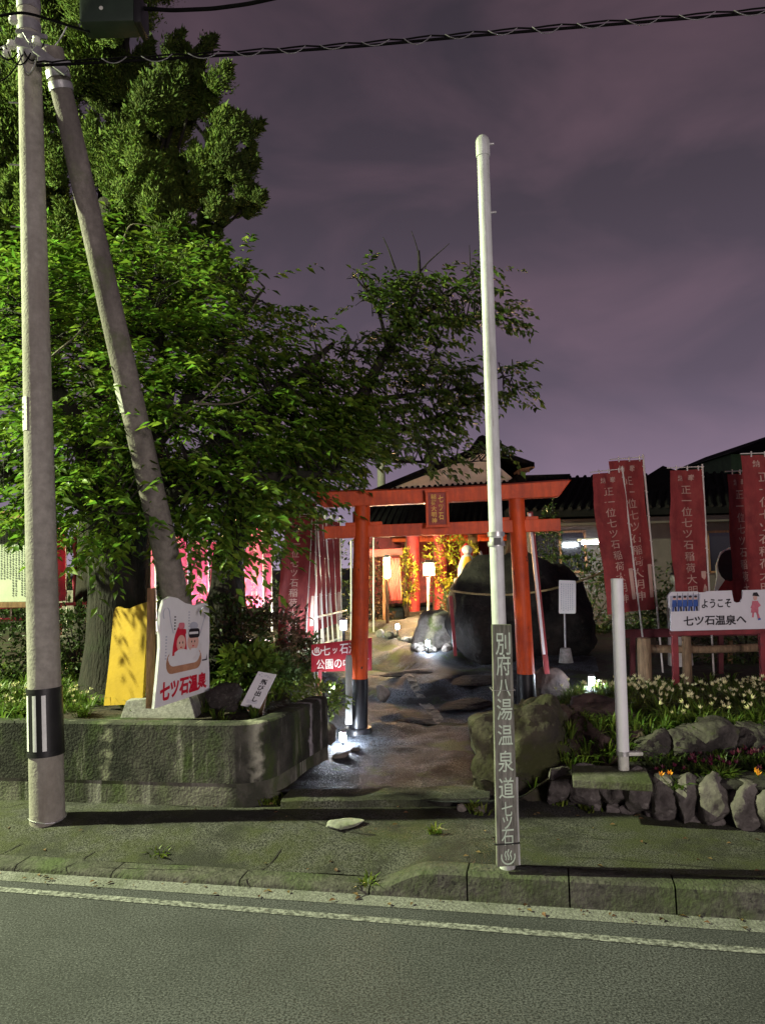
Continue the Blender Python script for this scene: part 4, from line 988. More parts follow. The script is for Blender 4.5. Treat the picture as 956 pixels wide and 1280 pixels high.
for k in range(5):
    x = .035 + k * .056
    mb.sheet(ell(x, .84, .016, .045, 10), fq, .0044, 3); mb.sheet(ell(x, .87, .018, .03, 10), fq, .0048, 1)
    mb.sheet([(x - .026, .62), (x + .026, .62), (x + .022, .79), (x - .022, .79)], fq, .0042, 0)
    mb.sheet([(x - .024, .50), (x - .006, .50), (x, .63), (x - .02, .63)], fq, .0042, 0); mb.sheet([(x + .006, .50), (x + .026, .50), (x + .02, .63), (x, .63)], fq, .0040, 1)
    mb.sheet([(x + .022, .62), (x + .028, .62), (x + .034, .97), (x + .030, .97)], fq, .0046, 1)
x = .89
mb.sheet(ell(x, .80, .022, .07, 12), fq, .0042, 3); mb.sheet([(x - .03, .85), (x + .045, .83), (x + .02, .94), (x - .02, .93)], fq, .0046, 1)
mb.sheet([(x - .045, .42), (x + .035, .42), (x + .03, .72), (x - .03, .72)], fq, .0042, 2); mb.sheet([(x + .02, .52), (x + .06, .60), (x + .03, .70)], fq, .0044, 2); mb.sheet([(x - .05, .55), (x - .02, .50), (x - .02, .70)], fq, .0044, 2)
mb.sheet([(x - .035, .30), (x - .015, .30), (x - .01, .43), (x - .03, .43)], fq, .0042, 2); mb.sheet([(x + .03, .24), (x + .055, .27), (x + .03, .43), (x + .01, .43)], fq, .0042, 2); mb.sheet([(x + .03, .22), (x + .06, .24), (x + .055, .28), (x + .03, .27)], fq, .0046, 0)
mb.build('painted_figures', mb_m, wp)
for px0, px1 in ((841, 845), (949, 955)):
    MB().bar(P(px1, 878, WY + .04) - q, P(px0, 745, WY + .04) - q, .05, .05).build('sign_post', M['maroon'], t, bevel=.004)
MB().bar(P(836, 792, WY + .03) - q, P(960, 789, WY + .03) - q, .03, .04).build('sign_rail', M['maroon'], t, bevel=.003)

# log fence behind the flowers
q = P(804, 852, 7.5)
t = thing('log_fence', 'low rustic log fence with one rail behind the white flowers', 'fence', q)
for px, w, y0 in ((804, .066, 797), (857, .045, 795), (962, .06, 795)):
    MB().tube([P(px + 2, 858, 7.5) - q, P(px, y0 + 1, 7.5) - q, P(px, y0, 7.5) - q], [w, w, w * .85], 14).build('fence_post', M['log'], t, smooth=True)
MB().tube([P(812, 811, 7.52) - q, P(880, 812, 7.52) - q, P(985, 808, 7.52) - q], [.040, .037, .042], 12).build('fence_rail', M['log'], t, smooth=True)
a = P(778, 792, 8.4)
tg = thing('red_rail', 'low maroon rail behind the flags and the log fence', 'rail', a)
MB().bar((0, 0, 0), P(985, 788, 8.4) - a, .05, .09).build('rail_beam', M['dark_red'], tg, bevel=.004)
for px in (790, 900, 985): MB().bar(P(px, 790, 8.42) - a, P(px, 850, 8.42) - a, .04, .05).build('rail_post', M['dark_red'], tg)
a = P(800, 862, 7.9); tg = thing('low_red_board', 'low dark red board edging the ground behind the flower bed', 'edging board', a)
MB().bar((0, 0, 0), P(990, 856, 7.9) - a, .03, .08).build('board', M['maroon'], tg)

# painted face cut-out board behind the welcome sign
q = P(915, 800, 9.1)
t = thing('cutout_board', 'painted figure board in a maroon robe peeking over the welcome sign', 'cutout board', q)
fn = lambda u, v, e=0: P(890 + u * 46, 790 - v * 104, 9.1) - q + Vector((0, -e, 0))
MB().prism([(0, 0), (.9, 0), (.95, .35), (.85, .60), (.80, .70), (.84, .82), (.76, .95), (.5, 1.02), (.22, .96), (.10, .80), (.12, .66), (.06, .52), (.02, .30)], fn, .02).build('board_panel', M['sign_white'], t)
mb = MB(); mb.sheet([(.04, 0), (.86, 0), (.9, .34), (.8, .58), (.62, .65), (.34, .63), (.14, .50), (.06, .3)], fn, .004, 0); mb.sheet(ell(.46, .80, .32, .19, 16), fn, .004, 1)
mb.build('painted_robe', [M['maroon'], M['black_ink'], M['skin_ink']], t)
MB().bar(P(912, 800, 9.15) - q, P(912, 850, 9.15) - q, .04, .04).build('board_leg', M['wood'], t)
q = P(848, 790, 9.2)
t = thing('figure_statue', 'small pale statue with raised arm half hidden left of the flags', 'statue', q)
mb = MB(); mb.tube([(0, 0, -.5), (0, 0, -.1), (0, 0, .2), (.01, 0, .42), (.02, 0, .52), (.02, 0, .56)], [.15, .13, .12, .13, .06, .045], 14); mb.tube([(.02, 0, .55), (.02, -.01, .60), (.02, 0, .67), (.02, 0, .71)], [.05, .085, .08, .03], 14)
mb.tube([(.10, 0, .43), (.20, -.04, .50), (.25, -.06, .62)], [.05, .04, .03], 10); mb.build('statue_body', M['statue_white'], t, smooth=True)
mb = MB(); mb.tube([(.02, 0, .68), (.02, 0, .73), (-.04, 0, .82)], [.10, .07, .01], 12); mb.build('statue_hat', M['black_ink'], t, smooth=True)

# left roofed notice board with red posts
q = P(20, 790, 9.0)
t = thing('notice_board', 'large roofed notice board covered in dense writing, on red posts', 'notice board', q)
fq = Quad(P(-90, 660, 9.0) - q, P(39, 657, 9.0) - q, P(39, 752, 9.0) - q, P(-90, 753, 9.0) - q)
pn = MB().prism([(0, 0), (1, 0), (1, 1), (0, 1)], fq, .05).build('board_panel', M['paper_board'], t)
mb = MB(); rnd = random.Random(1)
for c_ in range(34):
    y = .93; x = .03 + c_ * .0283
    yb = rnd.choice((.08, .08, .3, .12))
    while y > yb:
        h = rnd.uniform(.014, .028); w = rnd.uniform(.010, .016); mb.sheet([(x, y - h), (x + w, y - h), (x + w, y), (x, y)], fq, .004); y -= h + rnd.uniform(.006, .014)
mb.build('board_writing', M['text_grey'], pn)
fr_ = MB(); fr_.bar(P(-95, 655, 8.97) - q, P(44, 653, 8.97) - q, .09, .08); fr_.bar(P(-95, 757, 8.97) - q, P(44, 756, 8.97) - q, .09, .06); fr_.build('board_frame', M['wood'], t, bevel=.005)
MB().prism([(0, 0), (1, 0), (1.0, .12), (.9, 1), (0, 1)], lambda u, v, e: P(-100 + u * 158, 654 - v * 16, 8.8 + v * .45) - q + Vector((0, -e, 0)), .03).build('board_roof', M['wood'], t)
for px in (-85, 42): MB().bar(P(px, 650, 9.06) - q, P(px, 800, 9.06) - q, .09, .09).build('board_post', M['maroon'], t)
q = P(-60, 790, 9.6)
t = thing('red_railing', 'low red metal railing running behind the notice board and pole', 'railing', q)
for py, py2 in ((765, 752), (782, 766)): MB().tube([P(-120, py, 9.6) - q, P(150, py2, 9.6) - q], .022, 10).build('railing_bar', M['lit_red'], t, smooth=True)
for k in range(9): x = -110 + k * 31; MB().tube([P(x, 762 - k, 9.6) - q, P(x, 800 - k, 9.6) - q], .020 if k % 3 == 0 else .011, 8).build('railing_post', M['lit_red'] if k % 3 == 0 else M['flag_pole'], t, smooth=True)
q = P(100, 760, 10.9)
t = thing('stone_lantern_wall', 'short section of pale rough stone wall left of the big trunk', 'wall', q)
mb = MB(); mb.box((.0, .1, -.35), (1.4, .2, 1.2)); mb.build('wall_face', M['pale_rock'], t, bevel=.02)

# ------------------------------------------------------------------ shrine buildings behind
HY = 19.0
q = P(600, 760, HY); q.z = .6
hall = thing('shrine_hall', 'beige gabled shrine hall with black tiled roofs behind the torii', 'building', q)
W3 = lambda px, py, Y: P(px, py, Y) - q
wallL, wallR = W3(474, 700, HY).x, W3(645, 700, HY).x
ez = W3(645, 598, HY).z; az = W3(603, 566, HY).z; axx = W3(603, 566, HY).x
mb = MB(); gv = [(wallL, 0, 0), (wallR, 0, 0), (wallR, 0, ez), (axx, 0, az + .0), (wallL, 0, W3(474, 617, HY).z)]
mb.add(gv + [(x, 7, z) for x, y, z in gv], [(0, 1, 2, 3, 4), (9, 8, 7, 6, 5), (1, 6, 7, 2), (4, 9, 5, 0)]); mb.build('gable_wall', M['plaster'], hall)
# gable roof
mb = MB(); er = W3(668, 584, HY - .22); el = W3(455, 622, HY - .22); ap = W3(603, 561, HY - .22)
for a, b in ((ap, er), (el, ap)):
    vs = [a, b, b + Vector((0, 8.6, 0)), a + Vector((0, 8.6, 0))]
    vs += [v_ + Vector((0, 0, .12)) for v_ in vs]
    mb.add(vs, [(3, 2, 1, 0), (4, 5, 6, 7), (0, 1, 5, 4), (1, 2, 6, 5), (2, 3, 7, 6), (3, 0, 4, 7)])
mb.tube([ap + Vector((0, -.05, .2)), ap + Vector((0, 8.6, .2))], .14, 8)
rf = mb.build('roof', M['roof'], hall)
mb = MB(); mb.bar(W3(645, 590, HY - .45), W3(664, 586, HY - .45), .75, .05); mb.build('soffit', M['wood'], hall)
for k in range(4): MB().bar(W3(648 + 4 * k, 591 - k, HY - .85), W3(648 + 4 * k, 591 - k, HY - .1), .06, .09).build('rafter', M['wood'], hall)
# lower front roof
mb = MB(); a, b = W3(440, 668, HY - 2.2), W3(655, 668, HY - 2.2); c, d = W3(655, 606, HY + .1), W3(470, 618, HY + .1)
vs = [a, b, c, d]; vs += [v_ + Vector((0, 0, .14)) for v_ in vs]; mb.add(vs, [(3, 2, 1, 0), (4, 5, 6, 7), (0, 1, 5, 4), (1, 2, 6, 5), (2, 3, 7, 6), (3, 0, 4, 7)])
for k in range(26):
    t_ = (k + .5) / 26; mb.tube([a.lerp(b, t_) + Vector((0, -.02, .15)), d.lerp(c, t_) + Vector((0, 0, .15))], .045, 6)
mb.build('front_roof', M['roof'], hall)
mb = MB(); mb.bar(W3(640, 602, HY - .5), W3(705, 600, HY - .5), 1.2, .16); mb.build('side_roof', M['roof'], hall)
mb = MB(); mb.box(((wallL + wallR) / 2, -.6, 1.2), (wallR - wallL + 1.2, .3, 2.2)); mb.build('front_wall', M['maroon'], hall)
for px in (513, 548, 590, 640): MB().tube([W3(px, 780, HY - 1.9), W3(px, 665, HY - 1.9)], .13, 14).build('porch_pillar', M['wood'], hall, smooth=True)
MB().bar(W3(490, 672, HY - 1.9), W3(650, 670, HY - 1.9), .14, .2).build('porch_beam', M['orange'], hall)

# inner small torii in front of the hall
q = P(520, 775, 15.6)
it = thing('inner_torii', 'dim red inner torii standing in front of the hall', 'torii', q)
for px in (517, 551): 
    MB().tube([P(px, 778, 15.6) - q, P(px - 1, 660, 15.6) - q], .13, 16).build('torii_post', M['maroon'], it, smooth=True)
    MB().box(P(px, 772, 15.6) - q, (.42, .42, .26)).build('post_base', M['rock'], it, bevel=.02)
MB().bar(P(492, 664, 15.6) - q, P(580, 659, 15.6) - q, .2, .2).build('top_beam', M['orange'], it, bevel=.01)
# lean-to roof on the left of it
q = P(480, 770, 14.5)
t = thing('small_shelter', 'small red-edged shelter roof on posts left of the inner torii', 'shelter', q)
mb = MB(); a, b = P(446, 697, 14.2) - q, P(503, 694, 14.2) - q
vs = [a, b, b + Vector((0, 1.6, .1)), a + Vector((0, 1.6, .1))]; vs += [v_ + Vector((0, 0, .07)) for v_ in vs]; mb.add(vs, [(3, 2, 1, 0), (4, 5, 6, 7), (0, 1, 5, 4), (1, 2, 6, 5), (2, 3, 7, 6), (3, 0, 4, 7)]); mb.build('shelter_roof', M['plaster_dim'], t)
MB().bar(a + Vector((0, -.03, .08)), b + Vector((0, -.03, .08)), .05, .1).build('roof_edge', M['maroon'], t)
for px in (449, 481): MB().bar(P(px, 697, 14.4) - q, P(px, 785, 14.4) - q, .09, .09).build('shelter_post', M['wood'], t)

# warm lantern on its pole and the tall white lamp
q = P(535, 775, 14.2)
t = thing('lantern_post', 'glowing warm square lantern on a post in front of the hall', 'lantern', q)
MB().tube([(0, 0, -.1), P(535, 722, 14.2) - q], .025, 10).build('lantern_pole', M['flag_pole'], t)
c = P(536, 712, 14.2) - q
MB().box(c, (.17, .17, .20)).build('lantern_glass', M['lamp_warm'], t)
mb = MB(); 
for sx in (-1, 1):
    for sy in (-1, 1): mb.box(c + Vector((sx * .095, sy * .095, 0)), (.02, .02, .25))
mb.build('lantern_frame', M['black_paint'], t)
mb = MB(); mb.box(c + Vector((0, 0, .135)), (.26, .26, .03)); mb.box(c + Vector((0, 0, .165)), (.14, .14, .03)); mb.build('lantern_roof', M['black_paint'], t, bevel=.006)
q = P(484, 775, 13.4)
t = thing('pillar_lamp', 'tall narrow glowing white lamp on a dark pole left of the lantern', 'lamp', q)
MB().tube([(0, 0, -.1), P(483, 722, 13.4) - q], .03, 10).build('lamp_pole', M['wood'], t)
mb = MB().lathe([(.035, 0), (.05, .02), (.05, .32), (.035, .34)], P(484, 722, 13.4) - q, 14).build('lamp_glass', D.materials.get('warm_lamp_glass'), t, smooth=True)
MB().lathe([(.06, 0), (.065, .02), (.02, .06)], P(484, 722, 13.4) - q + Vector((0, 0, .342)), 14).build('lamp_cap', M['steel'], t, smooth=True)
# red hanging cloth streamers near the lamp
q = P(494, 770, 14.0)
t = thing('red_streamer', 'narrow bright red cloth streamer hanging beside the tall white lamp', 'streamer', q)
mb = MB(); 
for k in range(3): mb.tube([P(494 + (k - 1) * 3, 698, 14.0) - q, P(493 + (k - 1) * 4, 730, 13.97) - q, P(495 + (k - 1) * 4, 750, 14.0) - q], [.03, .06, .045], 8)
mb.build('cloth', M['flag'], t, smooth=True)
# fox figure with red hood on a plinth at the rock's shoulder
q = P(584, 712, 12.6)
t = thing('fox_statue', 'white fox statue in red hood and yellow bib above the dark rock', 'statue', q)
mb = MB(); mb.tube([(0, .1, -.14), (0, .05, .0), (0, 0, .15), (0, -.03, .27)], [.15, .15, .11, .06], 14); mb.tube([(0, .0, .26), (0, -.05, .32), (0, -.14, .31), (0, -.19, .29)], [.05, .085, .05, .015], 12)
mb.tube([(-.10, -.05, -.14), (-.08, -.06, .1)], [.03, .045], 8); mb.tube([(.10, -.05, -.14), (.08, -.06, .1)], [.03, .045], 8); mb.tube([(.12, .12, -.1), (.25, .12, .1), (.24, .1, .3)], [.05, .07, .01], 10)
mb.build('statue_body', M['statue_white'], t, smooth=True)
mb = MB(); mb.tube([(0, .02, .22), (0, .03, .33), (0, .05, .44)], [.10, .105, .01], 12); mb.build('hood', M['statue_red'], t, smooth=True)
mb = MB(); mb.tube([(0, -.09, .20), (0, -.13, .08), (0, -.13, .0)], [.05, .09, .08], 10); mb.build('bib', M['statue_yellow'], t, smooth=True)
MB().box((0, .05, -.32), (.42, .4, .36)).build('plinth', M['stone'], t, bevel=.02)

# long dark-roofed house on the right
RY = 15.0
q = P(800, 760, RY); q.z = .5
hs = thing('long_house', 'long low house with a black roof behind the red flags', 'house', q)
X0, X1 = P(655, 700, RY).x - q.x, P(1250, 700, RY).x - q.x
zt_ = P(800, 652, RY).z - q.z
MB().box(((X0 + X1) / 2, 2.5, zt_ / 2 - .2), (X1 - X0, 5, zt_ + .4)).build('house_wall', M['plaster_dim'], hs)
mb = MB(); eL, eR = P(630, 648, RY - .8) - q, P(1290, 632, RY - .8) - q
rL, rR = P(660, 606, RY + 2.0) - q, P(1230, 590, RY + 2.0) - q
vs = [eL, eR, rR, rL]; vs += [v_ + Vector((0, 0, .14)) for v_ in vs]
mb.add(vs, [(3, 2, 1, 0), (4, 5, 6, 7), (0, 1, 5, 4), (1, 2, 6, 5), (2, 3, 7, 6), (3, 0, 4, 7)])
vs = [rL, rR, rR + Vector((0, 3.5, -.9)), rL + Vector((0, 3.5, -.9))]; mb.add(vs, [(0, 1, 2, 3)])
for k in range(60):
    t_ = (k + .5) / 60; mb.tube([eL.lerp(eR, t_) + Vector((0, -.02, .15)), rL.lerp(rR, t_) + Vector((0, 0, .15))], .04, 6)
mb.build('roof', M['roof'], hs)
mb = MB(); pk_ = P(828, 582, RY + 1.2) - q; pl_ = P(768, 622, RY + .2) - q; pr_ = P(930, 618, RY + .2) - q
mb.add([pl_, pr_, pk_, pl_ + Vector((0, 3, 0)), pr_ + Vector((0, 3, 0)), pk_ + Vector((.4, 2.5, 0))], [(0, 1, 2), (0, 2, 5, 3), (1, 4, 5, 2), (3, 5, 4)]); mb.build('gable_roof', M['roof'], hs)
for px in (700, 885, 1000): 
    f_ = MB().box(P(px, 690, RY - .02) - q, (.95, .03, .75)).build('window', M['window_dark'], hs)
    mb = MB(); c = P(px, 690, RY - .045) - q
    for sx in (-.49, 0, .49): mb.box(c + Vector((sx, 0, 0)), (.04, .03, .80))
    for sz in (-.39, .39): mb.box(c + Vector((0, .001, sz)), (1.02, .032, .04))
    mb.build('window_frame', M['wood'], f_)
mb = MB(); mb.bar(P(640, 655, RY - .55) - q, P(1250, 638, RY - .55) - q, .06, .12); mb.build('eave_gutter', M['plaster_dim'], hs)
q = P(738, 678, 14.2)
t = thing('fluorescent_lamp', 'white fluorescent tube lamp glowing under the house eave', 'lamp', q)
MB().tube([(-.16, 0, 0), (.13, 0, 0)], .028, 12).build('lamp_tube', M['lamp_white'], t, smooth=True)
MB().box((-.01, .04, .05), (.42, .12, .05)).build('lamp_housing', M['statue_white'], t, bevel=.008)
q = P(945, 640, 21); q.z = .5
t = thing('far_house', 'tall dark-roofed house with green wall at the right edge', 'house', q)
zt_ = P(930, 592, 21).z - q.z + .3; XL = P(914, 590, 21).x - q.x
MB().box((XL + 3, 2, (zt_ + .3) / 2), (6, 4, zt_ + .3)).build('house_wall', M['green_wall'], t)
mb = MB(); a = Vector((XL - .1, -.3, zt_ + .25)); b = Vector((XL + 1.3, -.3, zt_ + .8)); c = Vector((XL + 6, -.3, zt_ + .8))
mb.add([a, b, c, Vector((XL + 6, -.3, zt_ + .2))] + [v_ + Vector((0, 5, 0)) for v_ in (a, b, c, Vector((XL + 6, -.3, zt_ + .2)))], [(0, 3, 2, 1), (4, 5, 6, 7), (0, 1, 5, 4), (1, 2, 6, 5), (0, 4, 7, 3)]); mb.build('roof', M['roof'], t)
# distant thin pole in the gap
q = P(478, 770, 22); o = MB().tube([(0, 0, -1), P(476, 560, 22) - q], .12, 10).build('far_pole', M['pole'], smooth=True); o.location = q
tag(o, 'thin distant pole seen in the gap under the torii beam', 'pole')

# ------------------------------------------------------------------ foliage helpers
def leaf_arrays(pos, dirs, ups, length, width, fold=.25):
    "leaves as two folded triangles pairs; all arrays (n,3) and (n,)"
    n = len(pos)
    side = np.cross(dirs, ups); side /= np.linalg.norm(side, axis=1)[:, None] + 1e-9
    nor = np.cross(side, dirs)
    l = length[:, None]; w = width[:, None]
    b = pos; tip = pos + dirs * l - nor * l * .12
    m1 = pos + dirs * l * .45 + side * w * .5 + nor * w * fold; m2 = pos + dirs * l * .45 - side * w * .5 + nor * w * fold
    v = np.stack([b, m1, tip, m2], 1).reshape(-1, 3)
    base = np.arange(n)[:, None] * 4
    f = np.concatenate([base + np.array([[0, 1, 2]]), base + np.array([[0, 2, 3]])], 1).reshape(-1, 3)
    return v, f
def np_obj(name, v, f, m, parent=None):
    me = D.meshes.new(name); k = f.shape[1]
    me.vertices.add(len(v)); me.vertices.foreach_set('co', v.astype(np.float32).ravel())
    me.loops.add(f.size); me.loops.foreach_set('vertex_index', f.astype(np.int32).ravel())
    me.polygons.add(len(f)); me.polygons.foreach_set('loop_start', (np.arange(len(f)) * k).astype(np.int32)); me.polygons.foreach_set('loop_total', np.full(len(f), k, np.int32))
    me.materials.append(m); me.update(); me.validate()
    o = D.objects.new(name, me); C.objects.link(o)
    if parent: o.parent = parent
    return o
rng = np.random.default_rng(7)
def unit(a): return a / (np.linalg.norm(a, axis=-1, keepdims=True) + 1e-9)
def sprays(tips, dirs, nl, length, spread=.32, ratio=.45, droop=.5):
    "leafy twig ends: each twig carries nl alternate leaves in a flat drooping spray"
    pos, dd, uu_, ll = [], [], [], []
    for t, d in zip(tips, dirs):
        d = unit(np.array(d)); s = unit(np.cross(d, [0, 0, 1.0]) + 1e-6); L0 = spread * rng.uniform(.6, 1.3)
        for i in range(nl):
            f_ = (i + rng.uniform(.1, .9)) / nl; p = t + d * L0 * f_ + np.array([0, 0, -droop * L0 * f_ * f_ * .6]) + rng.normal(0, .012, 3)
            sg = 1 if i % 2 else -1
            q = d * rng.uniform(.3, .9) + s * sg * rng.uniform(.4, 1.0) + np.array([0, 0, -droop * rng.uniform(.2, 1.1)])
            pos.append(p); dd.append(q); uu_.append(np.array([rng.normal(0, .45), rng.normal(0, .45), 1])); ll.append(length * rng.uniform(.6, 1.25))
    pos = np.array(pos); dd = unit(np.array(dd)); uu_ = unit(np.array(uu_)); ll = np.array(ll)
    return leaf_arrays(pos, dd, uu_, ll, ll * ratio * rng.uniform(.8, 1.2, len(ll)))
def in_blob(px, py, rx, ry, Y, rd, n):
    out = []
    while len(out) < n:
        a = rng.uniform(-1, 1, 3)
        r = np.linalg.norm(a)
        if r > 1 or r < .25 and rng.random() < .7: continue
        yy = Y + a[1] * rd
        out.append(np.array(P(px + a[0] * rx, py + a[2] * -ry, yy)))
    return out
def limb(mb, pts, r0, r1, n=8, k=5, wob=.03, seed=0):
    pts = [Vector(p) for p in pts]; out = []
    t = np.linspace(0, 1, len(pts)); tt = np.linspace(0, 1, (len(pts) - 1) * k + 1)
    cs = [np.interp(tt, t, [p[i] for p in pts]) for i in range(3)]
    path = [Vector((cs[0][i], cs[1][i], cs[2][i])) for i in range(len(tt))]
    for _ in range(3): path = [path[0]] + [(path[i - 1] + path[i] * 2 + path[i + 1]) / 4 for i in range(1, len(path) - 1)] + [path[-1]]
    path = [p + noise.noise_vector(p * 2.5 + Vector((seed, 0, 0))) * wob * min(1, i / 3) for i, p in enumerate(path)]
    mb.tube(path, [r0 + (r1 - r0) * (i / (len(path) - 1)) ** .8 for i in range(len(path))], n)
    return path
def twigs_to(mb, tips, skel, base, r=.006, frac=.5, maxd=1.2, seed=0):
    sk = np.array([tuple(p) for p in skel])
    for t in tips:
        if rng.random() > frac: continue
        d = np.linalg.norm(sk - t, axis=1) + np.maximum(0, sk[:, 2] - t[2]) * .3
        s = sk[np.argmin(d)]
        if d.min() > maxd: continue
        m_ = (s + t) / 2 + np.array([0, 0, .08 * d.min()]) + rng.normal(0, .04, 3)
        mb.tube([Vector(s) - base, Vector(m_) - base, Vector(t) - base], [r * 1.8, r * 1.2, r * .5], 5, False)

# ------------------------------------------------------------------ big evergreen behind
base = P(120, 850, 10.5); base.z = .6
ev = thing('evergreen_tree', 'tall dense evergreen with rounded dark clumps at the upper left', 'tree', base)
mb = MB(); sk = []
sk += limb(mb, [Vector((0, 0, -.2)), P(120, 600, 10.5) - base, P(130, 300, 10.6) - base, P(150, 120, 10.7) - base, P(160, -120, 10.8) - base], .30, .06, 14, 6, .06)
eb = [(40, 30, 75), (115, 70, 70), (60, 120, 75), (150, 20, 50), (165, 110, 62), (235, 78, 34), (240, 115, 44), (205, 165, 55), (292, 165, 36), (285, 205, 40), (312, 245, 26), (255, 230, 42), (185, 215, 55), (110, 190, 65), (30, 210, 70), (225, 300, 45), (255, 335, 36), (292, 355, 22), (160, 300, 60), (80, 290, 65), (10, 310, 60), (30, 0, 70), (110, -60, 90), (20, -90, 90), (200, 260, 45), (130, 380, 70), (230, 385, 55), (50, 390, 70), (-60, 150, 110), (-60, 320, 100), (200, 125, 45), (268, 270, 26)]
rn = random.Random(2)
for px, py, r_ in eb[3:20]:
    a = sk[rn.randrange(8, len(sk) - 2)]; limb(mb, [a, (P(px, py + r_ * .4, 10.4) - base + a) / 2 + Vector((0, 0, -.15)), P(px, py + r_ * .2, 10.2) - base], .06, .015, 7, 5, .06, px)
mb.build('trunk', M['bark'], ev, smooth=True)
V, F_ = [], []; cnt = 0
for px, py, r_ in eb:
    Y = 10.2 + rng.uniform(-.5, .6); c0 = np.array(P(px, py, Y)); R0 = r_ / 960 * Y
    lean = max(-.2, min(.9, (px - 130) / 200))
    for k_ in range(11):          # flame shaped plumes, each a tapering bundle of fine shoots
        off = rng.normal(0, .36, 3) * R0 * np.array([1, 1, .8]); ax_ = unit(np.array([lean * .8 + rng.normal(0, .35), rng.normal(-.15, .35), 1.0]))
        Ln = R0 * rng.uniform(.8, 1.35); rad = R0 * rng.uniform(.20, .36); st_ = c0 + off - ax_ * Ln * .5
        n = int(900 + 4700 * R0 * R0)
        t_ = rng.random(n); pr_ = np.sin(np.clip(t_, 0, 1) ** .75 * PI) ** .8 * (1 - .35 * t_) + .06
        q = rng.normal(0, 1, (n, 3)); q -= (q @ ax_)[:, None] * ax_; q = unit(q)
        rr = rad * pr_ * rng.uniform(0.1, 1, n) ** .45 * (1 + .30 * rng.normal(0, 1, n))
        cl = 1 + .30 * np.sin(t_ * 17 + k_) * np.sin(q[:, 0] * 6 + k_ * 2)
        pos = st_ + ax_ * (t_ * Ln)[:, None] + q * (rr * cl)[:, None]
        dr = unit(q * .6 + ax_ * .9 + rng.normal(0, .40, (n, 3))); upv = unit(rng.normal(0, 1, (n, 3)))
        ll = rng.uniform(.022, .060, n) * np.where(rng.random(n) < .08, 1.9, 1)
        v, f = leaf_arrays(pos - np.array(base), dr, upv, ll, ll * .38)
        V.append(v); F_.append(f + cnt); cnt += len(v)
print('evergreen faces', cnt // 2)
np_obj('crown', np.concatenate(V), np.concatenate(F_), M['cypress'], ev)

# ------------------------------------------------------------------ spreading cherry in front
base = P(150, 855, 6.9); base.z = .5
ch = thing('cherry_tree', 'broad spreading leafy cherry tree with a massive dark trunk behind the poles', 'tree', base)
mb = MB(); sk = []
tr = [Vector((0, 0, -.1)), Vector((0, 0, .05)), P(152, 800, 6.9) - base, P(150, 740, 6.9) - base, P(150, 690, 6.9) - base, P(155, 640, 6.9) - base]
mb.tube(tr, [.46, .36, .30, .27, .27, .29], 22)
for k, (pts, a, b) in enumerate((([(155, 650, 6.9), (110, 560, 6.7), (60, 470, 6.4), (30, 380, 6.3)], .16, .03), ([(155, 650, 6.9), (190, 560, 6.6), (210, 470, 6.5), (190, 370, 6.5)], .17, .03),
        ([(155, 645, 6.9), (230, 590, 6.5), (300, 540, 6.3), (370, 470, 6.6), (420, 430, 6.8)], .16, .02), ([(155, 655, 6.9), (80, 620, 6.2), (0, 590, 5.8)], .12, .03), ([(155, 650, 6.9), (220, 620, 6.0), (320, 600, 5.8), (420, 590, 6.2)], .12, .02),
        ([(155, 650, 6.9), (160, 600, 7.6), (120, 480, 8.0), (100, 380, 8.0)], .14, .03), ([(190, 560, 6.6), (260, 470, 6.8), (300, 400, 7.0), (330, 360, 7.0)], .07, .012), ([(155, 655, 6.9), (120, 630, 5.9), (150, 640, 5.3)], .08, .015))):
    sk += limb(mb, [P(*p) - base for p in pts], a, b, 10, 6, .05, k)
blobs = [(30, 400, 75, 80, 6.5, .9, 150), (120, 370, 80, 65, 6.7, .9, 150), (200, 400, 80, 80, 6.6, .9, 170), (265, 440, 75, 75, 6.6, .9, 170), (40, 520, 75, 85, 6.3, .9, 160), (130, 510, 85, 85, 6.3, .9, 190), (225, 530, 85, 80, 6.2, .9, 190), (310, 520, 75, 75, 6.4, .9, 170),
         (30, 610, 65, 55, 5.9, .8, 110), (120, 610, 75, 60, 5.9, .8, 140), (210, 620, 80, 55, 6.0, .8, 140), (300, 610, 75, 60, 6.0, .8, 150), (368, 550, 55, 55, 6.5, .8, 120), (360, 480, 55, 45, 6.8, .7, 90), (415, 545, 50, 30, 6.6, .6, 60),
         (130, 672, 45, 22, 5.6, .4, 38), (260, 672, 50, 20, 5.8, .5, 40), (60, 340, 60, 40, 6.6, .8, 70), (250, 360, 50, 32, 6.7, .7, 55), (330, 430, 40, 34, 6.9, .6, 45), (150, 340, 60, 25, 6.7, .6, 45), (-50, 450, 60, 130, 6.4, .9, 170), (420, 520, 40, 34, 6.8, .5, 50), (100, 690, 18, 10, 5.5, .2, 10), (320, 340, 24, 16, 7, .3, 9), (80, 430, 120, 120, 7.6, .6, 260), (240, 480, 120, 120, 7.5, .6, 260), (150, 600, 150, 60, 7.3, .6, 220), (330, 570, 90, 70, 7.2, .5, 160)]
tips = []
for b_ in blobs: tips += in_blob(*b_)
def layered(ts, step, keep, jit):
    out = []
    for t in ts:
        if rng.random() > keep: continue
        o = .16 * math.sin(t[0] * 1.9 + 1) + .16 * math.sin(t[1] * 2.3) + .10 * math.sin(t[0] * 4.1 + t[1] * 3)
        z = round((t[2] - o) / step) * step + o + rng.normal(0, jit); out.append(np.array([t[0], t[1], z]))
    return out
tips = layered([t for t in tips if not (t[0] < -1.35 and t[1] < 5.35)], .36, .70, .045)
bnp = np.array(base); cen = np.array(P(160, 560, 6.8))
dirs = [unit(t - cen) * np.array([1, 1, .35]) + rng.normal(0, .45, 3) * np.array([1, 1, .5]) for t in tips]
twigs_to(mb, [t - bnp for t in tips], sk, Vector((0, 0, 0)), .0055, .4, 1.0)
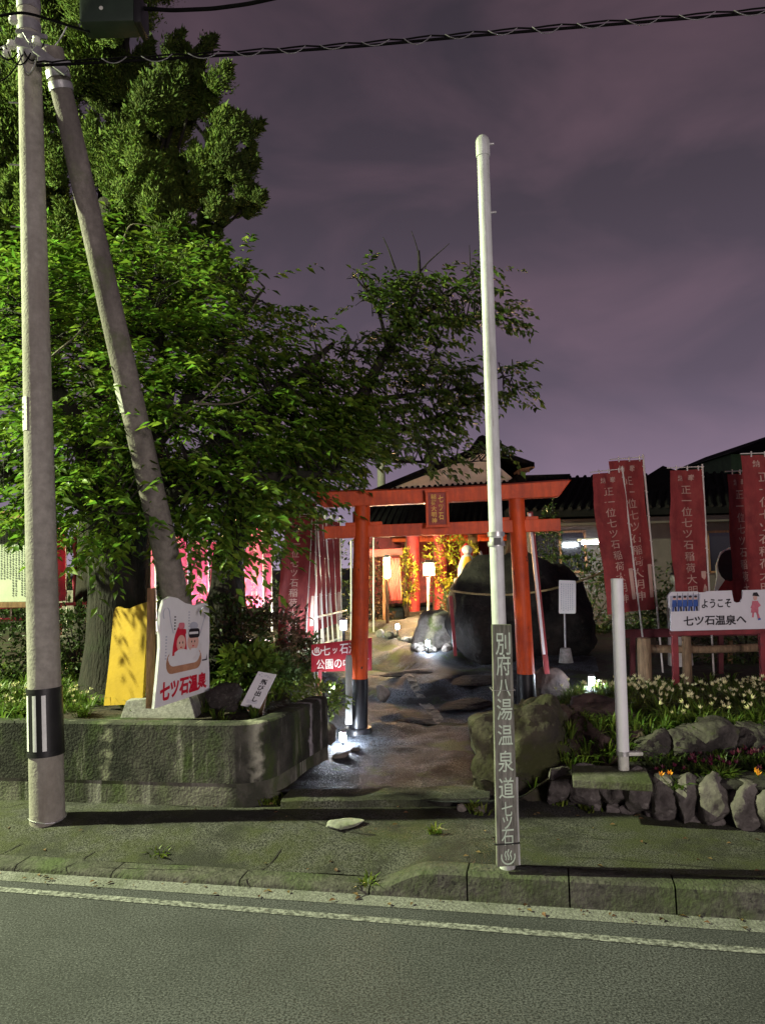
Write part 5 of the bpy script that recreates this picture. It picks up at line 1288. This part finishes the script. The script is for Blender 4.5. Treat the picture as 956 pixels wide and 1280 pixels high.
mb.build('trunk', M['bark'], ch, smooth=True)
mb = MB()     # a few bare pale twigs
for p0_, p1_, p2_ in (((205, 540, 5.7), (245, 505, 5.6), (292, 462, 5.7)), ((245, 505, 5.6), (300, 503, 5.7), (330, 490, 5.8)), ((66, 445, 5.9), (95, 420, 5.8), (110, 398, 5.8)), ((120, 560, 5.5), (155, 558, 5.4), (200, 552, 5.4)), ((152, 315, 6.8), (162, 280, 6.7), (195, 285, 6.7)), ((290, 420, 6.5), (312, 390, 6.6), (328, 365, 6.6)), ((405, 450, 6.6), (395, 415, 6.7), (388, 400, 6.7)), ((10, 370, 6), (14, 345, 6), (8, 325, 6))):
    limb(mb, [P(*p) - base for p in (p0_, p1_, p2_)], .010, .003, 6, 6, .03)
mb.build('bare_twig', M['bark_pale'], ch, smooth=True)
v, f = sprays([t - bnp for t in tips], dirs, 13, .090, .44, .42, .40)
np_obj('crown', v, f, M['leaf'], ch)

# ------------------------------------------------------------------ sparser tree leaning right over the path
base = P(283, 800, 7.6); base.z = .55
sp2 = thing('leaning_tree', 'thin sparse tree leaning right over the torii with bare top twigs', 'tree', base)
mb = MB(); sk = []
main = [(283, 830, 7.6), (283, 760, 7.6), (284, 690, 7.6), (310, 630, 7.6), (360, 580, 7.6), (415, 545, 7.6), (445, 510, 7.6), (465, 475, 7.6), (480, 445, 7.6), (497, 415, 7.6), (515, 380, 7.6), (524, 345, 7.6), (524, 312, 7.6)]
sk += limb(mb, [P(*p) - base for p in main[:6]], .20, .085, 14, 6, .04, 3); sk += limb(mb, [P(*p) - base for p in main[5:]], .085, .012, 10, 5, .03, 3)
for k, (pts, a, b) in enumerate((([(500, 412, 7.6), (545, 385, 7.5), (590, 345, 7.4), (600, 328, 7.4)], .03, .006), ([(520, 375, 7.6), (500, 350, 7.6), (487, 318, 7.6), (478, 298, 7.6)], .02, .004), ([(485, 440, 7.6), (475, 400, 7.6), (460, 365, 7.5), (445, 345, 7.5)], .025, .005), ([(500, 415, 7.6), (560, 400, 7.4), (620, 395, 7.3), (645, 400, 7.3)], .025, .005),
        ([(450, 505, 7.6), (520, 495, 7.4), (580, 485, 7.2), (640, 470, 7.2)], .035, .005), ([(425, 540, 7.6), (500, 545, 7.3), (570, 510, 7.2), (605, 500, 7.2)], .03, .005), ([(400, 555, 7.6), (470, 575, 7.3), (540, 580, 7.1), (600, 575, 7.1)], .03, .005), ([(470, 465, 7.6), (450, 440, 7.5), (432, 435, 7.5)], .015, .004), ([(525, 340, 7.6), (545, 318, 7.6), (560, 305, 7.6)], .010, .003), ([(525, 330, 7.6), (518, 305, 7.6), (514, 290, 7.6)], .008, .003), ([(590, 345, 7.4), (588, 320, 7.4), (587, 306, 7.4)], .007, .003), ([(520, 490, 7.4), (540, 450, 7.4), (548, 425, 7.4)], .015, .004), ([(415, 545, 7.6), (400, 480, 7.5), (392, 430, 7.5), (386, 405, 7.5)], .02, .004))):
    sk += limb(mb, [P(*p) - base for p in pts], a, b, 7, 6, .035, 10 + k)
blobs = [(465, 358, 32, 20, 7.5, .35, 24), (510, 365, 40, 28, 7.5, .4, 36), (560, 370, 42, 25, 7.4, .4, 34), (600, 385, 38, 20, 7.3, .3, 24), (630, 395, 20, 10, 7.3, .2, 8), (595, 335, 22, 12, 7.4, .2, 7), (500, 400, 36, 20, 7.5, .35, 30), (545, 410, 36, 18, 7.4, .3, 24), (480, 430, 30, 22, 7.6, .35, 22), (448, 432, 22, 13, 7.5, .25, 12), (455, 470, 32, 22, 7.5, .35, 30), (500, 460, 30, 20, 7.5, .35, 24), (545, 440, 20, 12, 7.4, .25, 9), (530, 480, 44, 22, 7.4, .4, 34), (560, 465, 20, 14, 7.3, .3, 12), (590, 490, 40, 16, 7.2, .3, 24), (635, 475, 20, 22, 7.2, .2, 14), (500, 520, 60, 22, 7.3, .4, 48), (560, 515, 40, 16, 7.2, .3, 22),
         (430, 520, 40, 26, 7.5, .4, 44), (440, 558, 60, 24, 7.4, .4, 48), (515, 548, 60, 16, 7.2, .4, 36), (560, 572, 40, 8, 7.1, .3, 9), (395, 583, 50, 26, 7.4, .4, 46), (610, 560, 26, 14, 7.1, .2, 6), (350, 620, 60, 40, 7.5, .4, 60), (300, 640, 50, 30, 7.5, .4, 40), (400, 470, 30, 26, 7.4, .3, 22)]
tips = []
for b_ in blobs: tips += in_blob(*b_)
tips = layered(tips, .25, 1.0, .035)
bnp = np.array(base)
dirs = [np.array([.75, -.2, .05]) + rng.normal(0, .6, 3) * np.array([1, 1, .5]) for t in tips]
twigs_to(mb, [t - bnp for t in tips], sk, Vector((0, 0, 0)), .0045, .8, .9)
mb.build('trunk', M['bark'], sp2, smooth=True)
v, f = sprays([t - bnp for t in tips], dirs, 13, .084, .27, .46, .5)
np_obj('crown', v, f, M['leaf_dark'], sp2)

# ------------------------------------------------------------------ shrubs
def shrub(label, px, py, Y, rx, ry, rd, m, n=900, leaf=.06, name='shrub', cat='shrub', ground=None):
    c = P(px, py, Y); b = Vector((c.x, c.y, gz(c.x, c.y))) if ground is None else Vector((c.x, c.y, ground))
    t = thing(name, label, cat, b)
    h = c.z - b.z; mb = MB()
    a = rng.normal(0, 1, (n, 3)); a = unit(a) * (rng.uniform(.25, 1, n) ** .45)[:, None]
    lump = 1 + .25 * np.sin(a[:, 0] * 5 + px) * np.cos(a[:, 2] * 6 + py)
    pos = a * lump[:, None] * np.array([rx, rd, ry]) + np.array([0, 0, h])
    pos[:, 2] = np.maximum(pos[:, 2], .01 + rng.uniform(0, .06, n))
    for k in range(8):
        p = Vector(pos[rng.integers(n)]); mb.tube([Vector((rng.normal(0, .03), rng.normal(0, .03), -.05)), p * .5 + Vector((0, 0, .03)), p], [.012, .009, .004], 5)
    mb.build('stems', M['bark'], t)
    dr = unit(a + rng.normal(0, .6, (n, 3)) + np.array([0, -.1, .2])); up_ = unit(rng.normal(0, .5, (n, 3)) + np.array([0, 0, 1])); ll = rng.uniform(.6, 1.3, n) * leaf
    v, f = leaf_arrays(pos, dr, up_, ll, ll * .5); np_obj('foliage', v, f, m, t)
    return t
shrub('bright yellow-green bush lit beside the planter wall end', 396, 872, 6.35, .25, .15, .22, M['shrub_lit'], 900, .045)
shrub('dark low bush left of the lit yellow-green bush', 340, 846, 6.8, .25, .24, .35, M['shrub'], 1300, .055)
shrub('reddish bush behind the planter between the trunks and the flag rack', 330, 800, 7.4, .48, .40, .4, M['shrub_red'], 1500, .06)
shrub('dark green bush at the foot of the thin leaning trunk', 285, 800, 7.2, .40, .40, .35, M['shrub'], 1300, .06)
shrub('dark bush between the utility pole and the big trunk', 100, 800, 7.6, .50, .42, .4, M['shrub'], 1500, .06)
shrub('dark bush at the left edge under the notice board', 15, 815, 7.6, .60, .40, .4, M['shrub'], 1600, .06)
shrub('dark bush right under the flag rack', 372, 822, 7.9, .26, .25, .3, M['shrub'], 900, .055)
shrub('low dark bush behind the standing board', 215, 830, 7.6, .5, .36, .35, M['shrub'], 1300, .06)
shrub('leafy green bush right behind the leaning notice', 310, 835, 6.2, .22, .17, .2, M['blade'], 500, .09)
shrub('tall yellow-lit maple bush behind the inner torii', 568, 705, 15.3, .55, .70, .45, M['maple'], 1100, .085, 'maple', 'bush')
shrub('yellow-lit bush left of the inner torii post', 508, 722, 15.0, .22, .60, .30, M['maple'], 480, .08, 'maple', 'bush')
shrub('reddish lit bush behind the tall white lamp', 466, 735, 15.2, .40, .75, .4, M['shrub_red'], 1400, .08)
shrub('dark bush under the lantern at the path end', 575, 760, 13.4, .45, .4, .4, M['shrub'], 900, .07)
shrub('dark hedge filling the shade behind the small notice stand', 735, 760, 12.8, 1.5, 1.0, .6, M['shrub'], 3800, .08, 'hedge', 'hedge')
shrub('dark bush with some yellow leaves behind the red flags', 845, 765, 9.6, .42, .36, .3, M['shrub'], 1100, .06)
shrub('dark bush behind the log fence at the right edge', 935, 800, 9.2, .7, .4, .3, M['shrub'], 1300, .06)
shrub('dark creeper hanging by the right end of the torii beam', 687, 670, 11.5, .16, .55, .14, M['shrub'], 420, .06)
shrub('dark leafy mass behind the flag rack and trunks', 350, 725, 13.0, 1.3, .85, .5, M['shrub'], 3200, .08, 'hedge', 'hedge')
shrub('dark leafy mass in the shade behind the big trunk', 60, 730, 13.0, 2.2, .9, .5, M['shrub'], 3600, .09, 'hedge', 'hedge')
shrub('dark leafy mass behind the pink flags', 220, 735, 13.5, 1.4, .9, .5, M['shrub'], 3000, .09, 'hedge', 'hedge')

# ------------------------------------------------------------------ flowers, grass, weeds
def blades(mb_v, mb_f, cnt, c, n, h, lean, w):
    for _ in range(n):
        a = rng.uniform(0, 2 * PI); d = np.array([math.cos(a), math.sin(a), 0]); s = np.array([-d[1], d[0], 0]) * w
        hh = h * rng.uniform(.5, 1.15); o = c + d * rng.uniform(0, .04) ; le = lean * rng.uniform(.3, 1.2)
        p1 = o + d * le * hh * .4 + np.array([0, 0, hh * .6]); p2 = o + d * le * hh + np.array([0, 0, hh * (1 - .35 * le)])
        mb_v += [o - s, o + s, p1 + s * .8, p1 - s * .8, p2]; mb_f += [(cnt, cnt + 1, cnt + 2), (cnt, cnt + 2, cnt + 3), (cnt + 3, cnt + 2, cnt + 4)]; cnt += 5
    return cnt
def flower_proto(seed, label, pm, nf=4, h=.20):
    t = thing('flowering_plant', label, 'flower')
    v, f = [], []; blades(v, f, 0, np.zeros(3), 64, h, 1.0, .008)
    np_obj('leaves', np.array(v), np.array(f), M['blade'], t)
    mb = MB(); r_ = random.Random(seed)
    for k in range(nf):
        a = r_.uniform(0, 6.28); rr = r_.uniform(.02, .13); c = Vector((rr * math.cos(a), rr * math.sin(a), h * r_.uniform(.85, 1.12)))
        mb.tube([Vector((rr * .3 * math.cos(a), rr * .3 * math.sin(a), 0)), c], .0025, 5, False, 1)
        tl = Vector((r_.gauss(0, .4), r_.gauss(0, .4) - .4, 1)).normalized(); q = tl.to_track_quat('Z', 'Y').to_matrix().to_4x4(); q.translation = c
        for j in range(6):
            b_ = 2 * PI * j / 6
            pt = lambda r, z, da: q @ Vector((r * math.cos(b_ + da), r * math.sin(b_ + da), z))
            s_ = .85
            mb.add([pt(.003, 0, 0), pt(.014 * s_, .014 * s_, -.55), pt(.021 * s_, .032 * s_, 0), pt(.014 * s_, .014 * s_, .55)], [(0, 1, 2), (0, 2, 3)], 0)
    mb.build('blossoms', [pm, M['blade']], t)
    return t
ffl = 'cream flowering plant in the bed below the welcome sign and flags'
protos = [flower_proto(s_, ffl, M['petal'], nf, h) for s_, nf, h in ((1, 2, .145), (2, 3, .13), (3, 1, .16))]
FG = 'cream flowers in the bed on the right'
k = 0
for i in range(400):
    if k >= 120: break
    px, py = rng.uniform(672, 1010), rng.uniform(868, 918)
    if py > 905 and px < 800 or px < 760 and py > 890: continue
    u_ = (918 - py) / 50; Y = 5.05 + u_ * 1.9 if px > 780 else 5.9 + u_ * 1.0
    p = P(px, py, Y); z = gz(p.x, p.y)
    if p.x < interp(p.y, RIGHT_E) - .1: continue
    p.z = z - .01
    if k < 3: o = protos[k]; o.location = p
    else: o = dup(protos[k % 3], p, (0, 0, rng.uniform(0, 6)), ffl, rng.uniform(.75, 1.15))
    o['group'] = FG; k += 1
lfl = 'cream flowering plant on the left planter beside the utility pole'
for i in range(16):
    px = rng.uniform(-10, 40) if i < 10 else rng.uniform(80, 105); Y = rng.uniform(5.6, 6.6); p = P(px, 880, Y); p.z = gz(p.x, p.y) - .01
    o = dup(protos[i % 3], p, (0, 0, rng.uniform(0, 6)), lfl if i < 10 else 'cream flowering plant between the utility pole and the yellow board', rng.uniform(.7, 1.05)); o['group'] = 'cream flowers on the left planter'
rfl = flower_proto(9, 'dark pink flowering plant in the lower bed above the stone wall', M['petal_red'], 2, .10)
for i in range(16):
    px = rng.uniform(835, 985); p = P(px, 962, rng.uniform(4.45, 4.8)); p.z = gz(p.x, p.y) - .01
    if i == 0: rfl.location = p; o = rfl
    else: o = dup(rfl, p, (0, 0, rng.uniform(0, 6)), None, rng.uniform(.8, 1.2))
    o['group'] = 'dark pink flowers above the stone wall'
for i, (px, lab) in enumerate(((848, 'single orange flower near the top of the stone wall'), (953, 'orange flower at the right end of the lower bed'))):
    if i == 0: of = flower_proto(12, lab, M['petal_orange'], 2, .07); o = of
    else: o = dup(of, (0, 0, 0), (0, 0, 1), lab)
    p = P(px, 985 - i * 12, 4.42); p.z = gz(p.x, p.y); o.location = p
def tufts(name, pts, n, h, lean, w, m, kind='stuff'):
    v, f, cnt = [], [], 0
    for p in pts: cnt = blades(v, f, cnt, np.array(p), n, h * rng.uniform(.6, 1.3), lean, w)
    return tag(np_obj(name, np.array(v), np.array(f), m), kind=kind)
pts = []
for _ in range(520):
    x, y = rng.uniform(-4.5, -.75), rng.uniform(5.2, 8.5)
    if x < interp(y, LEFT_E) - .12 and not (-2.4 < x < -1.2 and y < 5.6): pts.append((x, y, gz(x, y)))
for _ in range(900):
    x, y = rng.uniform(.7, 4.6), 4.85 + 3.0 * rng.random() ** 1.7
    if x > interp(y, RIGHT_E) + .1: pts.append((x, y, gz(x, y)))
tufts('grass', pts, 16, .12, 1.1, .006, M['blade'])
pts = []
for px, py in ((352, 1004), (345, 1000), (338, 1003), (316, 1001), (330, 1002), (735, 1010), (740, 1008), (745, 1011), (700, 1005), (592, 1010), (600, 1016), (545, 998), (520, 1000), (462, 1108), (200, 1072), (196, 1073), (540, 1040)):
    q = G(px, py, .13 if py < 1060 else .02)
    for _ in range(5): pts.append((q.x + rng.normal(0, .02), q.y + rng.normal(0, .015), walkz(*uv_of(q)) if py < 1060 else q.z))
tufts('weeds', pts, 7, .055, 1.1, .006, M['shrub_lit'])
pts = []
for _ in range(60): 
    x = rng.uniform(1.5, 3.2); y = rng.uniform(4.5, 4.8); pts.append((x, y, gz(x, y)))
tufts('ground_cover', pts, 16, .12, 1.1, .006, M['shrub'])

# pale lime streaks and mossy patches lying on the climbing path
def drape(name, pix, w, m, z0):
    mb = MB(); pts = [G(px, py, z0) for px, py in pix]; pts = [pts[0]] + [a.lerp(b, t) for a, b in zip(pts[:-1], pts[1:]) for t in (.25, .5, .75, 1)]
    for i, p in enumerate(pts):
        d = (pts[min(i + 1, len(pts) - 1)] - pts[max(i - 1, 0)]); d.z = 0; d.normalize(); n_ = Vector((-d.y, d.x, 0))
        ww = w * (.6 + .8 * abs(noise.noise(p * 5))) * (1 if 0 < i < len(pts) - 1 else .2)
        for sg in (-1, 0, 1):
            q = p + n_ * ww * sg + Vector((noise.noise(p * 9), noise.noise(p * 8 + Vector((3, 0, 0))), 0)) * .03; mb.v.append((q.x, q.y, gz(q.x, q.y) + .006))
        if i:
            for j in (0, 1): mb.f.append((3 * i - 3 + j, 3 * i - 2 + j, 3 * i + 1 + j, 3 * i + j)); mb.m.append(0)
    tag(mb.build(name, m, smooth=True), kind='structure')
drape('path_stain', [(502, 846), (512, 858), (526, 868), (540, 878), (548, 890)], .06, M['stain'], .26)
drape('path_moss', [(520, 902), (550, 900), (585, 897), (606, 892)], .11, M['moss_rock'], .2)
drape('path_moss', [(462, 828), (490, 832), (520, 833)], .16, M['moss_rock'], .33)
drape('path_moss', [(590, 828), (620, 826), (650, 824)], .10, M['moss_rock'], .36)
labs = ['flat dark rock ledge across the path just behind the left torii foot', 'broad flat dark rock in the path below the huge rock', 'low flat rock ledge in the middle of the climbing path', 'dark flat rock at the right of the path behind the board']
for i, (px, py, Y, w, d, h) in enumerate(((515, 893, 7.1, .70, .45, .10), (585, 838, 8.6, 1.0, .6, .11), (520, 838, 9.0, .9, .5, .08), (585, 868, 7.8, .8, .5, .10))):
    q = P(px, py, Y); q.z = gz(q.x, q.y) + .01
    rock('rock_ledge', labs[i], 300 + i, q, (w, d, h), M['rock'], (0, 0, R(15 * i - 20)), planes=14, lo=.5, hi=.85, rough=.12)

# cracks and seams in the pavement
def crack(pix, w=.006):
    mb = MB(); pts = [G(px, py, .12) for px, py in pix]; pts = [pts[0]] + [a.lerp(b, t) for a, b in zip(pts[:-1], pts[1:]) for t in (.14, .28, .42, .57, .71, .85, 1)]
    for i, p in enumerate(pts):
        d = (pts[min(i + 1, len(pts) - 1)] - pts[max(i - 1, 0)]); d.z = 0; d.normalize(); n_ = Vector((-d.y, d.x, 0)); p = p + n_ * noise.noise(p * 11) * .02
        ww = w * (.4 + 1.1 * abs(noise.noise(p * 7))) * (1 if 0 < i < len(pts) - 1 else .2)
        for sg in (-1, 1):
            q = p + n_ * ww * sg; mb.v.append((q.x, q.y, walkz(*uv_of(q)) + .004))
        if i: mb.f.append((2 * i - 2, 2 * i - 1, 2 * i + 1, 2 * i)); mb.m.append(0)
    tag(mb.build('pavement_crack', M['mortar']), kind='structure')
crack([(0, 1012), (40, 1004), (90, 1000), (160, 1003), (260, 1012)]); crack([(75, 1068), (100, 1056), (118, 1046)]); crack([(300, 1082), (330, 1066), (352, 1050)])
crack([(430, 1096), (455, 1082), (478, 1066)]); crack([(0, 1048), (30, 1040)]); crack([(330, 1012), (380, 1025), (430, 1040), (470, 1044)], .009); crack([(120, 1063), (240, 1068), (350, 1076)], .004)
crack([(560, 1066), (600, 1050), (690, 1046), (780, 1052)], .004); crack([(700, 1072), (790, 1078), (930, 1090)], .004)

# fallen leaves and grit along the kerb and the pavement
v, f, cnt = [], [], 0; pos, dd, uu_ = [], [], []
for _ in range(260):
    u = rng.uniform(-1.2, 5.5); r_ = rng.random()
    w_ = rng.uniform(-.11, -.01) if r_ < .45 else (rng.uniform(.85, 1.1) if r_ < .7 else rng.uniform(.16, 1.1))
    z = .010 if w_ < 0 else walkz(u, w_) + .006
    q = UV(u, w_, z); pos.append(tuple(q)); a = rng.uniform(0, 6.28); dd.append((math.cos(a), math.sin(a), rng.uniform(0, .25))); uu_.append((rng.normal(0, .25), rng.normal(0, .25), 1))
ll = rng.uniform(.012, .042, len(pos))
v, f = leaf_arrays(np.array(pos), unit(np.array(dd)), unit(np.array(uu_)), ll, ll * .5)
M['dead_leaf'] = leaf_mat('dead_leaf', (.16, .10, .045), var=.6, trans=.1)
tag(np_obj('fallen_leaves', v, f, M['dead_leaf']), kind='stuff')
